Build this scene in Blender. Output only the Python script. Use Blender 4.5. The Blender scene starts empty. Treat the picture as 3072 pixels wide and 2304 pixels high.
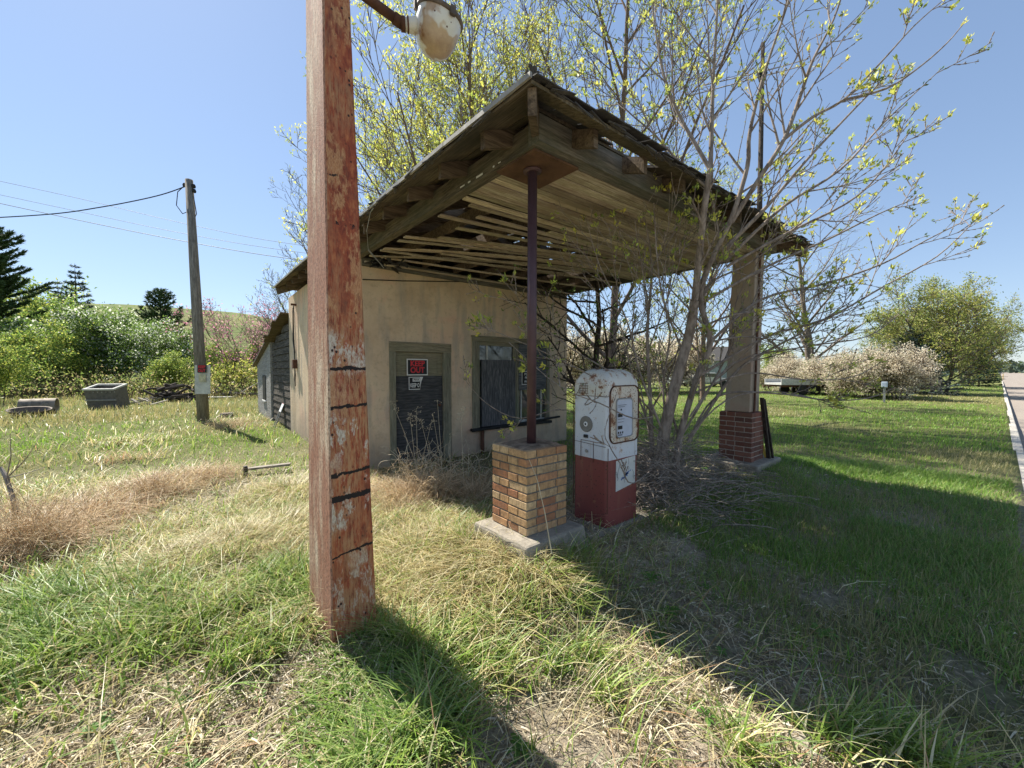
import bpy, math, random
import numpy as np
from mathutils import Vector, Matrix

# ------------------------------------------------------------------ camera, sky, sun, exposure
S = bpy.context.scene
COL = S.collection
F_PX, CX, CY = 1184.0, 1536.0, 1152.0
YAW, PITCH, EYE = math.radians(51.0), math.radians(-1.93), 1.5
cam_d = bpy.data.cameras.new('camera')
cam_d.sensor_width = 36.0
cam_d.lens = 36.0 * F_PX / 3072.0
cam_d.clip_start = 0.05
cam_d.clip_end = 6000
cam = bpy.data.objects.new('camera', cam_d)
COL.objects.link(cam)
FWD = Vector((math.cos(YAW) * math.cos(PITCH), math.sin(YAW) * math.cos(PITCH), math.sin(PITCH)))
RGT = Vector((math.sin(YAW), -math.cos(YAW), 0.0))
UPV = RGT.cross(FWD)
cam.location = (0, 0, EYE)
cam.rotation_euler = FWD.to_track_quat('-Z', 'Y').to_euler()
S.camera = cam

SUN_AZ, SUN_EL = math.radians(100.0), math.radians(50.0)
world = bpy.data.worlds.new('World')
S.world = world
world.use_nodes = True
wn = world.node_tree
wn.nodes.clear()
sky = wn.nodes.new('ShaderNodeTexSky')
sky.sky_type = 'NISHITA'
sky.sun_disc = False
sky.sun_elevation = SUN_EL
sky.sun_rotation = math.pi / 2 - SUN_AZ
sky.altitude = 600
sky.air_density = 1.1
sky.dust_density = 0.25
sky.ozone_density = 2.5
bgn = wn.nodes.new('ShaderNodeBackground')
bgn.inputs['Strength'].default_value = 0.135
wo = wn.nodes.new('ShaderNodeOutputWorld')
gm = wn.nodes.new('ShaderNodeGamma')
gm.inputs[1].default_value = 0.6
tn = wn.nodes.new('ShaderNodeMix')
tn.data_type = 'RGBA'
tn.blend_type = 'MULTIPLY'
tn.inputs[0].default_value = 1.0
tn.inputs[7].default_value = (0.77, 0.855, 0.99, 1)
wn.links.new(sky.outputs[0], gm.inputs[0])
wn.links.new(gm.outputs[0], tn.inputs[6])
wn.links.new(tn.outputs[2], bgn.inputs[0])
wn.links.new(bgn.outputs[0], wo.inputs[0])

sun_d = bpy.data.lights.new('sun', 'SUN')
sun_d.energy = 4.4
sun_d.angle = math.radians(0.5)
sun_d.color = (1.0, 0.95, 0.86)
sun = bpy.data.objects.new('sun', sun_d)
COL.objects.link(sun)
sdir = Vector((math.cos(SUN_AZ) * math.cos(SUN_EL), math.sin(SUN_AZ) * math.cos(SUN_EL), math.sin(SUN_EL)))
sun.rotation_euler = sdir.to_track_quat('Z', 'Y').to_euler()
sun.location = sdir * 60

S.view_settings.view_transform = 'Standard'
S.view_settings.look = 'None'
S.view_settings.gamma = 1.0
S.view_settings.exposure = 1.28
S.cycles.max_bounces = 6
S.cycles.diffuse_bounces = 4
S.cycles.transparent_max_bounces = 6

# ------------------------------------------------------------------ small maths
def W(px, py, depth):
    """the world point seen at photo pixel (px, py) at that distance along the view axis"""
    return Vector((0, 0, EYE)) + FWD * depth + RGT * ((px - CX) / F_PX * depth) + UPV * ((CY - py) / F_PX * depth)

def GP(px, py, h=0.0):
    """where the view line of a photo pixel meets level h"""
    d = FWD + RGT * ((px - CX) / F_PX) + UPV * ((CY - py) / F_PX)
    t = (h - EYE) / d.z
    return (d.x * t, d.y * t)

def sstep(a, b, x):
    t = np.clip((np.asarray(x, float) - a) / (b - a), 0, 1)
    return t * t * (3 - 2 * t)

def hash2(ix, iy, seed=0):
    h = np.sin(ix * 127.1 + iy * 311.7 + seed * 74.7) * 43758.5453
    return h - np.floor(h)

def vnoise(x, y, scale=1.0, seed=0):
    x = np.asarray(x, float) / scale
    y = np.asarray(y, float) / scale
    ix, iy = np.floor(x), np.floor(y)
    fx, fy = x - ix, y - iy
    fx, fy = fx * fx * (3 - 2 * fx), fy * fy * (3 - 2 * fy)
    a, b = hash2(ix, iy, seed), hash2(ix + 1, iy, seed)
    c, d = hash2(ix, iy + 1, seed), hash2(ix + 1, iy + 1, seed)
    return (a * (1 - fx) + b * fx) * (1 - fy) + (c * (1 - fx) + d * fx) * fy

KERB_Y0, KERB_Y1, ROAD_Z = -0.33, -0.19, -0.12
def ground_z(x, y):
    x = np.asarray(x, float)
    y = np.asarray(y, float)
    z = 0.16 * sstep(1.0, 1.8, x) * (1 - sstep(6.8, 8.2, x)) * sstep(1.3, 1.9, y) * (1 - sstep(2.8, 4.2, y))
    z = z + 0.05 * (vnoise(x, y, 1.3, 1) - 0.5) * sstep(0.1, 0.9, y) + 0.02 * (vnoise(x, y, 0.35, 2) - 0.5) * sstep(0.1, 0.9, y)
    far = np.hypot(x, y)
    z = z + 0.16 * (vnoise(x, y, 14, 3) - 0.5) * sstep(12, 40, far) * sstep(6, 20, y)
    # the road lies in a shallow trench behind its kerb
    z = z - 0.30 * (1 - sstep(-0.30, -0.23, y)) * sstep(-9.9, -9.6, y)
    # grassy hill on the skyline
    ridge = 38 * sstep(110, 330, y) * (1 - sstep(20, 170, x)) * (1 - 0.45 * (1 - sstep(-170, -20, x))) * (0.86 + 0.2 * vnoise(x, y, 170, 5))
    return z + ridge

# ------------------------------------------------------------------ node helpers
class NT:
    def __init__(self, name):
        self.m = bpy.data.materials.new(name)
        self.m.use_nodes = True
        self.t = self.m.node_tree
        self.t.nodes.clear()
        self.out = self.n('ShaderNodeOutputMaterial')
        self.p = self.n('ShaderNodeBsdfPrincipled')
        self.l(self.p.outputs[0], self.out.inputs[0])
        self.co = self.n('ShaderNodeTexCoord').outputs['Object']
    def n(self, k):
        return self.t.nodes.new(k)
    def l(self, a, b):
        self.t.links.new(a, b)
    def put(self, sock, v):
        if hasattr(v, 'is_linked') or isinstance(v, bpy.types.NodeSocket):
            self.l(v, sock)
        elif isinstance(v, (tuple, list)):
            sock.default_value = tuple(v) + ((1,) if len(v) == 3 and len(sock.default_value) == 4 else ())
        else:
            sock.default_value = v
    def mapping(self, scale=(1, 1, 1), loc=(0, 0, 0), rot=(0, 0, 0)):
        m = self.n('ShaderNodeMapping')
        self.l(self.co, m.inputs[0])
        m.inputs['Scale'].default_value = scale
        m.inputs['Location'].default_value = loc
        m.inputs['Rotation'].default_value = rot
        return m.outputs[0]
    def noise(self, scale=5, detail=4, rough=0.55, vec=None, dist=0.0):
        n = self.n('ShaderNodeTexNoise')
        self.l(vec or self.co, n.inputs['Vector'])
        n.inputs['Scale'].default_value = scale
        n.inputs['Detail'].default_value = detail
        n.inputs['Roughness'].default_value = rough
        n.inputs['Distortion'].default_value = dist
        return n.outputs['Fac']
    def vor(self, scale=5, vec=None, feature='F1'):
        n = self.n('ShaderNodeTexVoronoi')
        n.feature = feature
        self.l(vec or self.co, n.inputs['Vector'])
        n.inputs['Scale'].default_value = scale
        return n.outputs['Distance']
    def wave(self, scale, vec=None, dist=2.0, detail=2, direction='X'):
        n = self.n('ShaderNodeTexWave')
        n.bands_direction = direction
        self.l(vec or self.co, n.inputs['Vector'])
        n.inputs['Scale'].default_value = scale
        n.inputs['Distortion'].default_value = dist
        n.inputs['Detail'].default_value = detail
        return n.outputs['Fac']
    def ramp(self, fac, stops):
        r = self.n('ShaderNodeValToRGB')
        self.l(fac, r.inputs[0])
        el = r.color_ramp.elements
        while len(el) > 1:
            el.remove(el[-1])
        for i, (p, c) in enumerate(stops):
            e = el[0] if i == 0 else el.new(p)
            e.position = p
            if not isinstance(c, (tuple, list)):
                c = (c, c, c)
            e.color = (c[0], c[1], c[2], 1)
        return r.outputs[0]
    def mix(self, fac, a, b, mode='MIX'):
        m = self.n('ShaderNodeMix')
        m.data_type = 'RGBA'
        m.blend_type = mode
        self.put(m.inputs[0], fac)
        self.put(m.inputs[6], a)
        self.put(m.inputs[7], b)
        return m.outputs[2]
    def math(self, op, a, b=0.0, c=0.0, clamp=False):
        m = self.n('ShaderNodeMath')
        m.operation = op
        m.use_clamp = clamp
        self.put(m.inputs[0], a)
        self.put(m.inputs[1], b)
        self.put(m.inputs[2], c)
        return m.outputs[0]
    def xyz(self, vec=None):
        s = self.n('ShaderNodeSeparateXYZ')
        self.l(vec or self.co, s.inputs[0])
        return s.outputs
    def attr(self, name='Col'):
        a = self.n('ShaderNodeAttribute')
        a.attribute_name = name
        return a.outputs['Color']
    def bump(self, h, strength=0.4, dist=0.01):
        b = self.n('ShaderNodeBump')
        self.l(h, b.inputs['Height'])
        b.inputs['Strength'].default_value = strength
        b.inputs['Distance'].default_value = dist
        self.l(b.outputs[0], self.p.inputs['Normal'])
    def done(self, color=None, rough=0.8, metal=0.0, spec=0.3):
        if color is not None:
            self.put(self.p.inputs['Base Color'], color)
        self.put(self.p.inputs['Roughness'], rough)
        self.put(self.p.inputs['Metallic'], metal)
        self.p.inputs['Specular IOR Level'].default_value = spec
        return self.m

def flat_mat(name, c, rough=0.7, metal=0.0, var=0.25, scale=8, spec=0.3, bump=0.2):
    n = NT(name)
    f = n.noise(scale, 6, 0.6)
    a = tuple(v * (1 - var) for v in c)
    b = tuple(min(1, v * (1 + var)) for v in c)
    col = n.ramp(f, [(0.3, a), (0.7, b)])
    n.bump(f, bump, 0.01)
    return n.done(col, rough, metal, spec)

def wood_mat(name, dark, light, axis='X', grain=14, rough=0.85, stain=None, bump=0.5, attr=False):
    n = NT(name)
    sc = {'X': (0.6, 9, 9), 'Y': (9, 0.6, 9), 'Z': (9, 9, 0.6)}[axis]
    v = n.mapping(scale=sc)
    f = n.noise(grain * 0.5, 8, 0.65, v, 0.3)
    g = n.noise(grain * 2.2, 5, 0.6, v)
    big = n.noise(1.7, 4, 0.6)
    f2 = n.math('ADD', n.math('MULTIPLY', f, 0.65), n.math('MULTIPLY', g, 0.35))
    col = n.ramp(f2, [(0.30, tuple(c * 0.35 for c in dark)), (0.44, dark), (0.62, light)])
    if stain:
        col = n.mix(n.ramp(big, [(0.45, 0.0), (0.68, 0.8)]), col, stain)
    if attr:
        col = n.mix(1.0, col, n.attr(), 'MULTIPLY')
    n.bump(f2, bump, 0.006)
    return n.done(col, rough, 0, 0.2)

# ------------------------------------------------------------------ mesh helpers
class MB:
    """collects vertices and faces for one mesh object"""
    def __init__(self):
        self.v, self.f, self.mi, self.c = [], [], [], []
    def add(self, vs, fs, mi=0, col=None):
        o = len(self.v)
        self.v += [tuple(p) for p in vs]
        self.f += [tuple(i + o for i in f) for f in fs]
        self.mi += [mi] * len(fs)
        self.c += [col or (1, 1, 1)] * len(vs)
    def box(self, x0, x1, y0, y1, z0, z1, mi=0, col=None, M=None):
        vs = [(x, y, z) for z in (z0, z1) for x, y in ((x0, y0), (x1, y0), (x1, y1), (x0, y1))]
        if M is not None:
            vs = [M @ Vector(p) for p in vs]
        self.add(vs, [(0, 3, 2, 1), (4, 5, 6, 7), (0, 1, 5, 4), (1, 2, 6, 5), (2, 3, 7, 6), (3, 0, 4, 7)], mi, col)
    def hexa(self, bot, top, mi=0, col=None):
        self.add(list(bot) + list(top), [(0, 3, 2, 1), (4, 5, 6, 7), (0, 1, 5, 4), (1, 2, 6, 5), (2, 3, 7, 6), (3, 0, 4, 7)], mi, col)
    def bar(self, a, b, w, h, mi=0, col=None, up=(0, 0, 1)):
        a, b = Vector(a), Vector(b)
        d = (b - a).normalized()
        s = d.cross(Vector(up))
        if s.length < 1e-4:
            s = d.cross(Vector((1, 0, 0)))
        s.normalize()
        u = s.cross(d)
        q = [(-w / 2, -h / 2), (w / 2, -h / 2), (w / 2, h / 2), (-w / 2, h / 2)]
        self.hexa([a + s * i + u * j for i, j in q], [b + s * i + u * j for i, j in q], mi, col)
    def tube(self, pts, rad, n=8, mi=0, col=None, cap=True):
        pts = [Vector(p) for p in pts]
        if not isinstance(rad, (list, tuple)):
            rad = [rad] * len(pts)
        vs, fs = [], []
        ref = Vector((0.31, 0.17, 0.93))
        for i, p in enumerate(pts):
            t = (pts[min(i + 1, len(pts) - 1)] - pts[max(i - 1, 0)]).normalized()
            s = t.cross(ref)
            if s.length < 0.05:
                s = t.cross(Vector((1, 0, 0)))
            s.normalize()
            u = s.cross(t)
            for k in range(n):
                a = 2 * math.pi * k / n
                vs.append(p + (s * math.cos(a) + u * math.sin(a)) * rad[i])
        for i in range(len(pts) - 1):
            for k in range(n):
                fs.append((i * n + k, i * n + (k + 1) % n, (i + 1) * n + (k + 1) % n, (i + 1) * n + k))
        if cap:
            fs.append(tuple(range(n))[::-1])
            fs.append(tuple(range((len(pts) - 1) * n, len(pts) * n)))
        self.add(vs, fs, mi, col)
    def lathe(self, prof, n=28, mi=0, M=None, col=None):
        vs, fs = [], []
        for r, z in prof:
            for k in range(n):
                a = 2 * math.pi * k / n
                p = Vector((r * math.cos(a), r * math.sin(a), z))
                vs.append(M @ p if M is not None else p)
        for i in range(len(prof) - 1):
            for k in range(n):
                fs.append((i * n + k, i * n + (k + 1) % n, (i + 1) * n + (k + 1) % n, (i + 1) * n + k))
        self.add(vs, fs, mi, col)
    def build(self, name, mats, parent=None, smooth=False, bevel=0.0):
        me = bpy.data.meshes.new(name)
        me.from_pydata(self.v, [], self.f)
        if not isinstance(mats, (list, tuple)):
            mats = [mats]
        for m in mats:
            me.materials.append(m)
        me.polygons.foreach_set('material_index', self.mi)
        if smooth:
            me.polygons.foreach_set('use_smooth', [True] * len(self.f))
        ca = me.color_attributes.new('Col', 'FLOAT_COLOR', 'POINT')
        arr = np.ones((len(self.v), 4), np.float32)
        arr[:, :3] = self.c
        ca.data.foreach_set('color', arr.ravel())
        me.update()
        o = bpy.data.objects.new(name, me)
        COL.objects.link(o)
        if parent is not None:
            o.parent = parent
            o.matrix_parent_inverse = Matrix.Translation(parent.location).inverted() if parent.type == 'EMPTY' and not parent.get('local') else Matrix.Identity(4)
        if bevel:
            b = o.modifiers.new('bevel', 'BEVEL')
            b.width = bevel
            b.segments = 2
            b.limit_method = 'ANGLE'
            if smooth is False:
                b.harden_normals = False
        return o

def np_mesh(name, verts, quads, mat, colors=None, parent=None, smooth=True):
    me = bpy.data.meshes.new(name)
    nq = len(quads)
    me.vertices.add(len(verts))
    me.vertices.foreach_set('co', np.ascontiguousarray(verts, np.float32).ravel())
    k = quads.shape[1]
    me.loops.add(nq * k)
    me.loops.foreach_set('vertex_index', np.ascontiguousarray(quads, np.int32).ravel())
    me.polygons.add(nq)
    me.polygons.foreach_set('loop_start', np.arange(0, nq * k, k, dtype=np.int32))
    if smooth:
        me.polygons.foreach_set('use_smooth', np.ones(nq, bool))
    me.materials.append(mat)
    if colors is not None:
        ca = me.color_attributes.new('Col', 'BYTE_COLOR', 'POINT')
        arr = np.ones((len(verts), 4), np.float32)
        arr[:, :3] = colors
        ca.data.foreach_set('color', arr.ravel())
    me.update(calc_edges=True)
    o = bpy.data.objects.new(name, me)
    COL.objects.link(o)
    if parent is not None:
        o.parent = parent
    return o

def tag(o, label=None, cat=None, group=None, kind=None):
    if label: o['label'] = label
    if cat: o['category'] = cat
    if group: o['group'] = group
    if kind: o['kind'] = kind
    return o

def empty(name, loc=(0, 0, 0), label=None, cat=None, group=None):
    o = bpy.data.objects.new(name, None)
    o.empty_display_size = 0.2
    o.location = loc
    COL.objects.link(o)
    return tag(o, label, cat, group)

def text_part(body, name, size, loc, mat, parent, normal='-Y', bold=0.0, width=1.0, squash=1.0, thick=0.002):
    """flat raised lettering as a mesh part"""
    cu = bpy.data.curves.new('lettering', 'FONT')
    cu.body = body
    cu.size = size
    cu.align_x = 'CENTER'
    cu.align_y = 'CENTER'
    cu.offset = bold
    cu.extrude = thick
    cu.space_line = 0.82
    tmp = bpy.data.objects.new('tmp', cu)
    COL.objects.link(tmp)
    dg = bpy.context.evaluated_depsgraph_get()
    me = bpy.data.meshes.new_from_object(tmp.evaluated_get(dg))
    bpy.data.objects.remove(tmp)
    rot = Matrix.Rotation(math.pi / 2, 4, 'X')
    if normal == '-X':
        rot = Matrix.Rotation(-math.pi / 2, 4, 'Z') @ rot
    if isinstance(normal, Matrix):
        rot = normal
    me.transform(Matrix.Translation(loc) @ rot @ Matrix.Diagonal((width, squash, 1, 1)))
    me.materials.clear()
    me.materials.append(mat)
    o = bpy.data.objects.new(name, me)
    COL.objects.link(o)
    o.parent = parent
    if parent.type == 'EMPTY':
        o.matrix_parent_inverse = Matrix.Translation(parent.location).inverted()
    return o

# batches of tubes / leaves / blades ----------------------------------------------------------
def tubes_np(lines, n=4):
    """lines: list of (pts list, r0, r1). returns verts, quads"""
    groups = {}
    for pts, r0, r1 in lines:
        groups.setdefault(len(pts), []).append((pts, r0, r1))
    V, Q, off = [], [], 0
    for K, items in groups.items():
        P = np.array([i[0] for i in items], float)
        r0 = np.array([i[1] for i in items])
        r1 = np.array([i[2] for i in items])
        N = len(items)
        t = np.linspace(0, 1, K)
        R = r0[:, None] * (1 - t) + r1[:, None] * t
        T = np.gradient(P, axis=1)
        T /= np.linalg.norm(T, axis=2, keepdims=True) + 1e-9
        ref = np.where(np.abs(T[:, :1, 2:3]) > 0.8, np.array([1.0, 0, 0]), np.array([0, 0, 1.0]))
        s = np.cross(T, np.broadcast_to(ref, T.shape))
        s /= np.linalg.norm(s, axis=2, keepdims=True) + 1e-9
        u = np.cross(s, T)
        a = 2 * np.pi * np.arange(n) / n
        vv = P[:, :, None, :] + R[:, :, None, None] * (s[:, :, None, :] * np.cos(a)[None, None, :, None] + u[:, :, None, :] * np.sin(a)[None, None, :, None])
        V.append(vv.reshape(-1, 3))
        base = np.arange(N)[:, None, None] * (K * n) + np.arange(K - 1)[None, :, None] * n
        k = np.arange(n)[None, None, :]
        k2 = (k + 1) % n
        q = np.stack([base + k, base + k2, base + n + k2, base + n + k], -1).reshape(-1, 4) + off
        Q.append(q)
        off += N * K * n
    return np.concatenate(V), np.concatenate(Q)

def leaves_np(pos, dirs, length, width, rng, jitter=0.9):
    """diamond leaves; pos (N,3) base points, dirs (N,3)"""
    N = len(pos)
    d = dirs + rng.normal(0, jitter, (N, 3))
    d /= np.linalg.norm(d, axis=1, keepdims=True) + 1e-9
    r = rng.normal(0, 1, (N, 3))
    s = np.cross(d, r)
    s /= np.linalg.norm(s, axis=1, keepdims=True) + 1e-9
    L = (length * rng.uniform(0.6, 1.3, N))[:, None]
    Wd = (width * rng.uniform(0.6, 1.3, N))[:, None]
    nrm = np.cross(d, s)
    mid = pos + d * L * 0.5 + nrm * L * 0.12
    v = np.stack([pos, mid + s * Wd * 0.5, pos + d * L, mid - s * Wd * 0.5], 1).reshape(-1, 3)
    q = np.arange(N * 4).reshape(-1, 4)
    return v, q

def mix_cols(N, cols, rng, var=0.2, per=1):
    c = np.array(cols, float)[rng.integers(0, len(cols), N)]
    c = c * rng.uniform(1 - var, 1 + var, (N, 1))
    return np.repeat(np.clip(c, 0, 1), per, axis=0)

def blades_np(x, y, z, h, w, lean, az, cols, segs=3, droop=0.5, rng=None, face=None):
    """curved grass blades; every argument per blade"""
    N = len(x)
    t = np.linspace(0, 1, segs + 1)
    ca, sa = np.cos(az), np.sin(az)
    hor = lean[:, None] * h[:, None] * (t ** 1.7)[None, :]
    ver = h[:, None] * (t[None, :] - (droop if np.ndim(droop) else np.full(N, droop))[:, None] * lean[:, None] * (t ** 2)[None, :] * 0.6)
    px = x[:, None] + hor * ca[:, None]
    py = y[:, None] + hor * sa[:, None]
    pz = z[:, None] + ver
    fa = az + np.pi / 2 if face is None else face
    wx, wy = np.cos(fa), np.sin(fa)
    ww = w[:, None] * 0.5 * (1 - t ** 1.6 * 0.88)[None, :]
    A = np.stack([px + wx[:, None] * ww, py + wy[:, None] * ww, pz], -1)
    B = np.stack([px - wx[:, None] * ww, py - wy[:, None] * ww, pz], -1)
    V = np.stack([A, B], 2).reshape(-1, 3)
    K = (segs + 1) * 2
    base = np.arange(N)[:, None] * K + np.arange(segs)[None, :] * 2
    Q = np.stack([base, base + 1, base + 3, base + 2], -1).reshape(-1, 4)
    C = np.repeat(cols, K, axis=0)
    return V, Q, C

def join_np(chunks):
    V, Q, C, off = [], [], [], 0
    for v, q, c in chunks:
        V.append(v); Q.append(q + off); C.append(c)
        off += len(v)
    return np.concatenate(V), np.concatenate(Q), np.concatenate(C)

# ------------------------------------------------------------------ materials
def leaf_mat(name, trans=0.35, rough=0.55, spec=0.35):
    n = NT(name)
    c = n.attr()
    n.done(c, rough, 0, spec)
    tr = n.n('ShaderNodeBsdfTranslucent')
    n.l(c, tr.inputs[0])
    mx = n.n('ShaderNodeMixShader')
    mx.inputs[0].default_value = trans
    n.l(n.p.outputs[0], mx.inputs[1])
    n.l(tr.outputs[0], mx.inputs[2])
    n.l(mx.outputs[0], n.out.inputs[0])
    return n.m
M_LEAF = leaf_mat('leaf', 0.5)
M_GRASS = leaf_mat('grass_blade', 0.42, 0.45, 0.4)
M_PETAL = leaf_mat('petal', 0.5, 0.8, 0.1)
M_NEEDLE = leaf_mat('needle', 0.08, 0.7, 0.2)

def bark_mat(name, a, b, sc=18):
    n = NT(name)
    v = n.mapping(scale=(3, 3, 0.8))
    f = n.noise(sc, 6, 0.65, v)
    n.bump(f, 0.6, 0.01)
    return n.done(n.ramp(f, [(0.35, a), (0.65, b)]), 0.9, 0, 0.15)
M_BARK = bark_mat('bark_grey', (0.10, 0.08, 0.065), (0.26, 0.215, 0.175))
M_BARK_DK = bark_mat('bark_dark', (0.03, 0.024, 0.02), (0.10, 0.08, 0.065))
M_BARK_PALE = bark_mat('bark_pale', (0.15, 0.118, 0.095), (0.37, 0.31, 0.26), 9)
M_TWIG = bark_mat('twig', (0.11, 0.075, 0.06), (0.24, 0.175, 0.14))

def stucco_mat(name, base, seed=0.0):
    n = NT(name)
    g = n.noise(240, 4, 0.7)
    big = n.noise(1.1, 5, 0.6, n.mapping(loc=(seed, 2, 1)), 0.5)
    str_ = n.noise(2.0, 5, 0.6, n.mapping(scale=(3, 3, 0.45), loc=(seed, 0, 0)))
    z = n.xyz()[2]
    col = n.ramp(big, [(0.36, tuple(c * f for c, f in zip(base, (0.84, 0.80, 0.78)))), (0.50, base), (0.66, tuple(c * f for c, f in zip(base, (1.02, 0.88, 0.90))))])
    col = n.mix(n.ramp(str_, [(0.50, 0.0), (0.66, 0.55)]), col, (0.36, 0.33, 0.29))
    damp = n.math('SUBTRACT', 0.75, z)
    damp = n.math('ADD', damp, n.math('MULTIPLY', n.noise(3, 4), 0.8))
    col = n.mix(n.ramp(damp, [(0.55, 0.0), (1.15, 0.5)]), col, (0.24, 0.21, 0.18))
    col = n.mix(n.ramp(g, [(0.35, 0.35), (0.55, 0.0)]), col, tuple(c * 0.5 for c in base))
    crack = n.vor(1.1, n.mapping(loc=(seed + 3, 5, 2), scale=(1, 1, 0.8)), 'DISTANCE_TO_EDGE')
    ck = n.math('ADD', crack, n.math('MULTIPLY', n.noise(9, 4), 0.02))
    fine = n.noise(14, 6, 0.7, n.mapping(loc=(seed, 1, 3)))
    col = n.mix(n.ramp(fine, [(0.30, 0.25), (0.48, 0.0)]), col, (0.16, 0.12, 0.085))
    n.bump(g, 0.55, 0.006)
    return n.done(col, 0.95, 0, 0.1)
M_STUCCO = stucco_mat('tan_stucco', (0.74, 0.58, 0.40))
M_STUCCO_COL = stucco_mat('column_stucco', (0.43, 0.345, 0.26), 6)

M_BOARD = wood_mat('ceiling_board', (0.37, 0.305, 0.22), (0.76, 0.67, 0.52), 'X', 12, attr=True, stain=(0.34, 0.265, 0.18))
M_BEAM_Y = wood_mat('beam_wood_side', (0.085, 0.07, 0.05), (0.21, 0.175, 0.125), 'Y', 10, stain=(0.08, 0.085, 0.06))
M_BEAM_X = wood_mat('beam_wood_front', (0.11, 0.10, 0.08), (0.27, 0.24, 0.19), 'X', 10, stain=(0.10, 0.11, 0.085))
M_DECK = wood_mat('roof_board', (0.09, 0.073, 0.052), (0.22, 0.18, 0.125), 'Y', 10, attr=True, stain=(0.05, 0.05, 0.04))
M_RAFT = wood_mat('rafter_wood', (0.085, 0.062, 0.042), (0.20, 0.15, 0.10), 'X', 7)
M_PLATE = flat_mat('brown_plate', (0.12, 0.065, 0.038), 0.7, 0.0, 0.4, 6)
M_SHINGLE = flat_mat('old_shingle', (0.075, 0.07, 0.065), 0.95, 0, 0.4, 20)
M_EDGE = flat_mat('grey_edge_strip', (0.33, 0.31, 0.27), 0.6, 0.2, 0.35, 10)
M_POLE = flat_mat('dark_brown_pole_paint', (0.085, 0.045, 0.05), 0.45, 0.1, 0.15, 14, 0.4, 0.1)
M_GREEN_TRIM = wood_mat('green_grey_trim', (0.17, 0.155, 0.11), (0.34, 0.31, 0.23), 'Z', 12, stain=(0.19, 0.205, 0.14))
M_GREEN_TRIM_X = wood_mat('green_grey_lintel', (0.19, 0.165, 0.11), (0.36, 0.315, 0.22), 'X', 12, stain=(0.20, 0.20, 0.13))
M_BLACK = flat_mat('black_rubber', (0.02, 0.02, 0.02), 0.6)
M_DARKIN = flat_mat('dark_interior', (0.05, 0.045, 0.04), 0.9)

def ply_mat(name, a, b, vertical=False):
    n = NT(name)
    v = n.mapping(scale=(2.2, 1, 11) if not vertical else (11, 1, 2.2))
    f = n.noise(1.6, 7, 0.6, v, 1.6)
    w = n.wave(2.5, n.mapping(scale=(1, 1, 2.5) if not vertical else (2.5, 1, 1)), 9, 3, 'Z' if not vertical else 'X')
    ff = n.math('ADD', n.math('MULTIPLY', f, 0.88), n.math('MULTIPLY', w, 0.12))
    col = n.ramp(ff, [(0.28, tuple(c * 0.55 for c in a)), (0.5, a), (0.75, b)])
    n.bump(ff, 0.2, 0.004)
    return n.done(col, 0.85, 0, 0.2)
M_PLY = ply_mat('grey_plywood', (0.105, 0.11, 0.115), (0.22, 0.22, 0.21))
M_PLY_V = ply_mat('grey_plywood_upright', (0.10, 0.10, 0.105), (0.21, 0.205, 0.20), True)
M_DOOR = ply_mat('dark_door_sheet', (0.065, 0.065, 0.066), (0.12, 0.118, 0.115))

def glass_mat(name):
    n = NT(name)
    f = n.noise(4, 4)
    return n.done(n.ramp(f, [(0.3, (0.03, 0.035, 0.035)), (0.7, (0.11, 0.12, 0.11))]), n.ramp(f, [(0.4, 0.05), (0.7, 0.22)]), 0, 0.9)
M_GLASS = glass_mat('dusty_glass')

def concrete_mat(name, c, rust=0.0):
    n = NT(name)
    f = n.noise(9, 8, 0.7)
    g = n.noise(60, 3, 0.6)
    col = n.ramp(f, [(0.3, tuple(v * 0.55 for v in c)), (0.5, c), (0.72, tuple(min(1, v * 1.25) for v in c))])
    col = n.mix(n.ramp(g, [(0.4, 0.4), (0.6, 0.0)]), col, tuple(v * 0.6 for v in c))
    n.bump(n.math('ADD', f, n.math('MULTIPLY', g, 0.4)), 0.6, 0.012)
    return n.done(col, 0.92, 0, 0.15)
M_CONC = concrete_mat('old_concrete', (0.31, 0.275, 0.22))
M_KERB = concrete_mat('kerb_concrete', (0.50, 0.46, 0.39))

def brick_mat(name):
    n = NT(name)
    c = n.attr()
    f = n.noise(26, 6, 0.7)
    st = n.noise(60, 3, 0.6, n.mapping(scale=(1, 1, 0.12)))
    c = n.mix(n.ramp(f, [(0.35, 0.55), (0.6, 0.0)]), c, (0.14, 0.10, 0.075))
    c = n.mix(n.ramp(st, [(0.35, 0.3), (0.55, 0.0)]), c, (0.22, 0.12, 0.06))
    n.bump(n.math('ADD', f, st), 0.5, 0.005)
    return n.done(c, 0.85, 0, 0.2)
M_BRICK = brick_mat('fired_brick')
M_MORTAR = flat_mat('mortar', (0.19, 0.175, 0.15), 0.95, 0, 0.35, 40, 0.1, 0.6)

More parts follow.
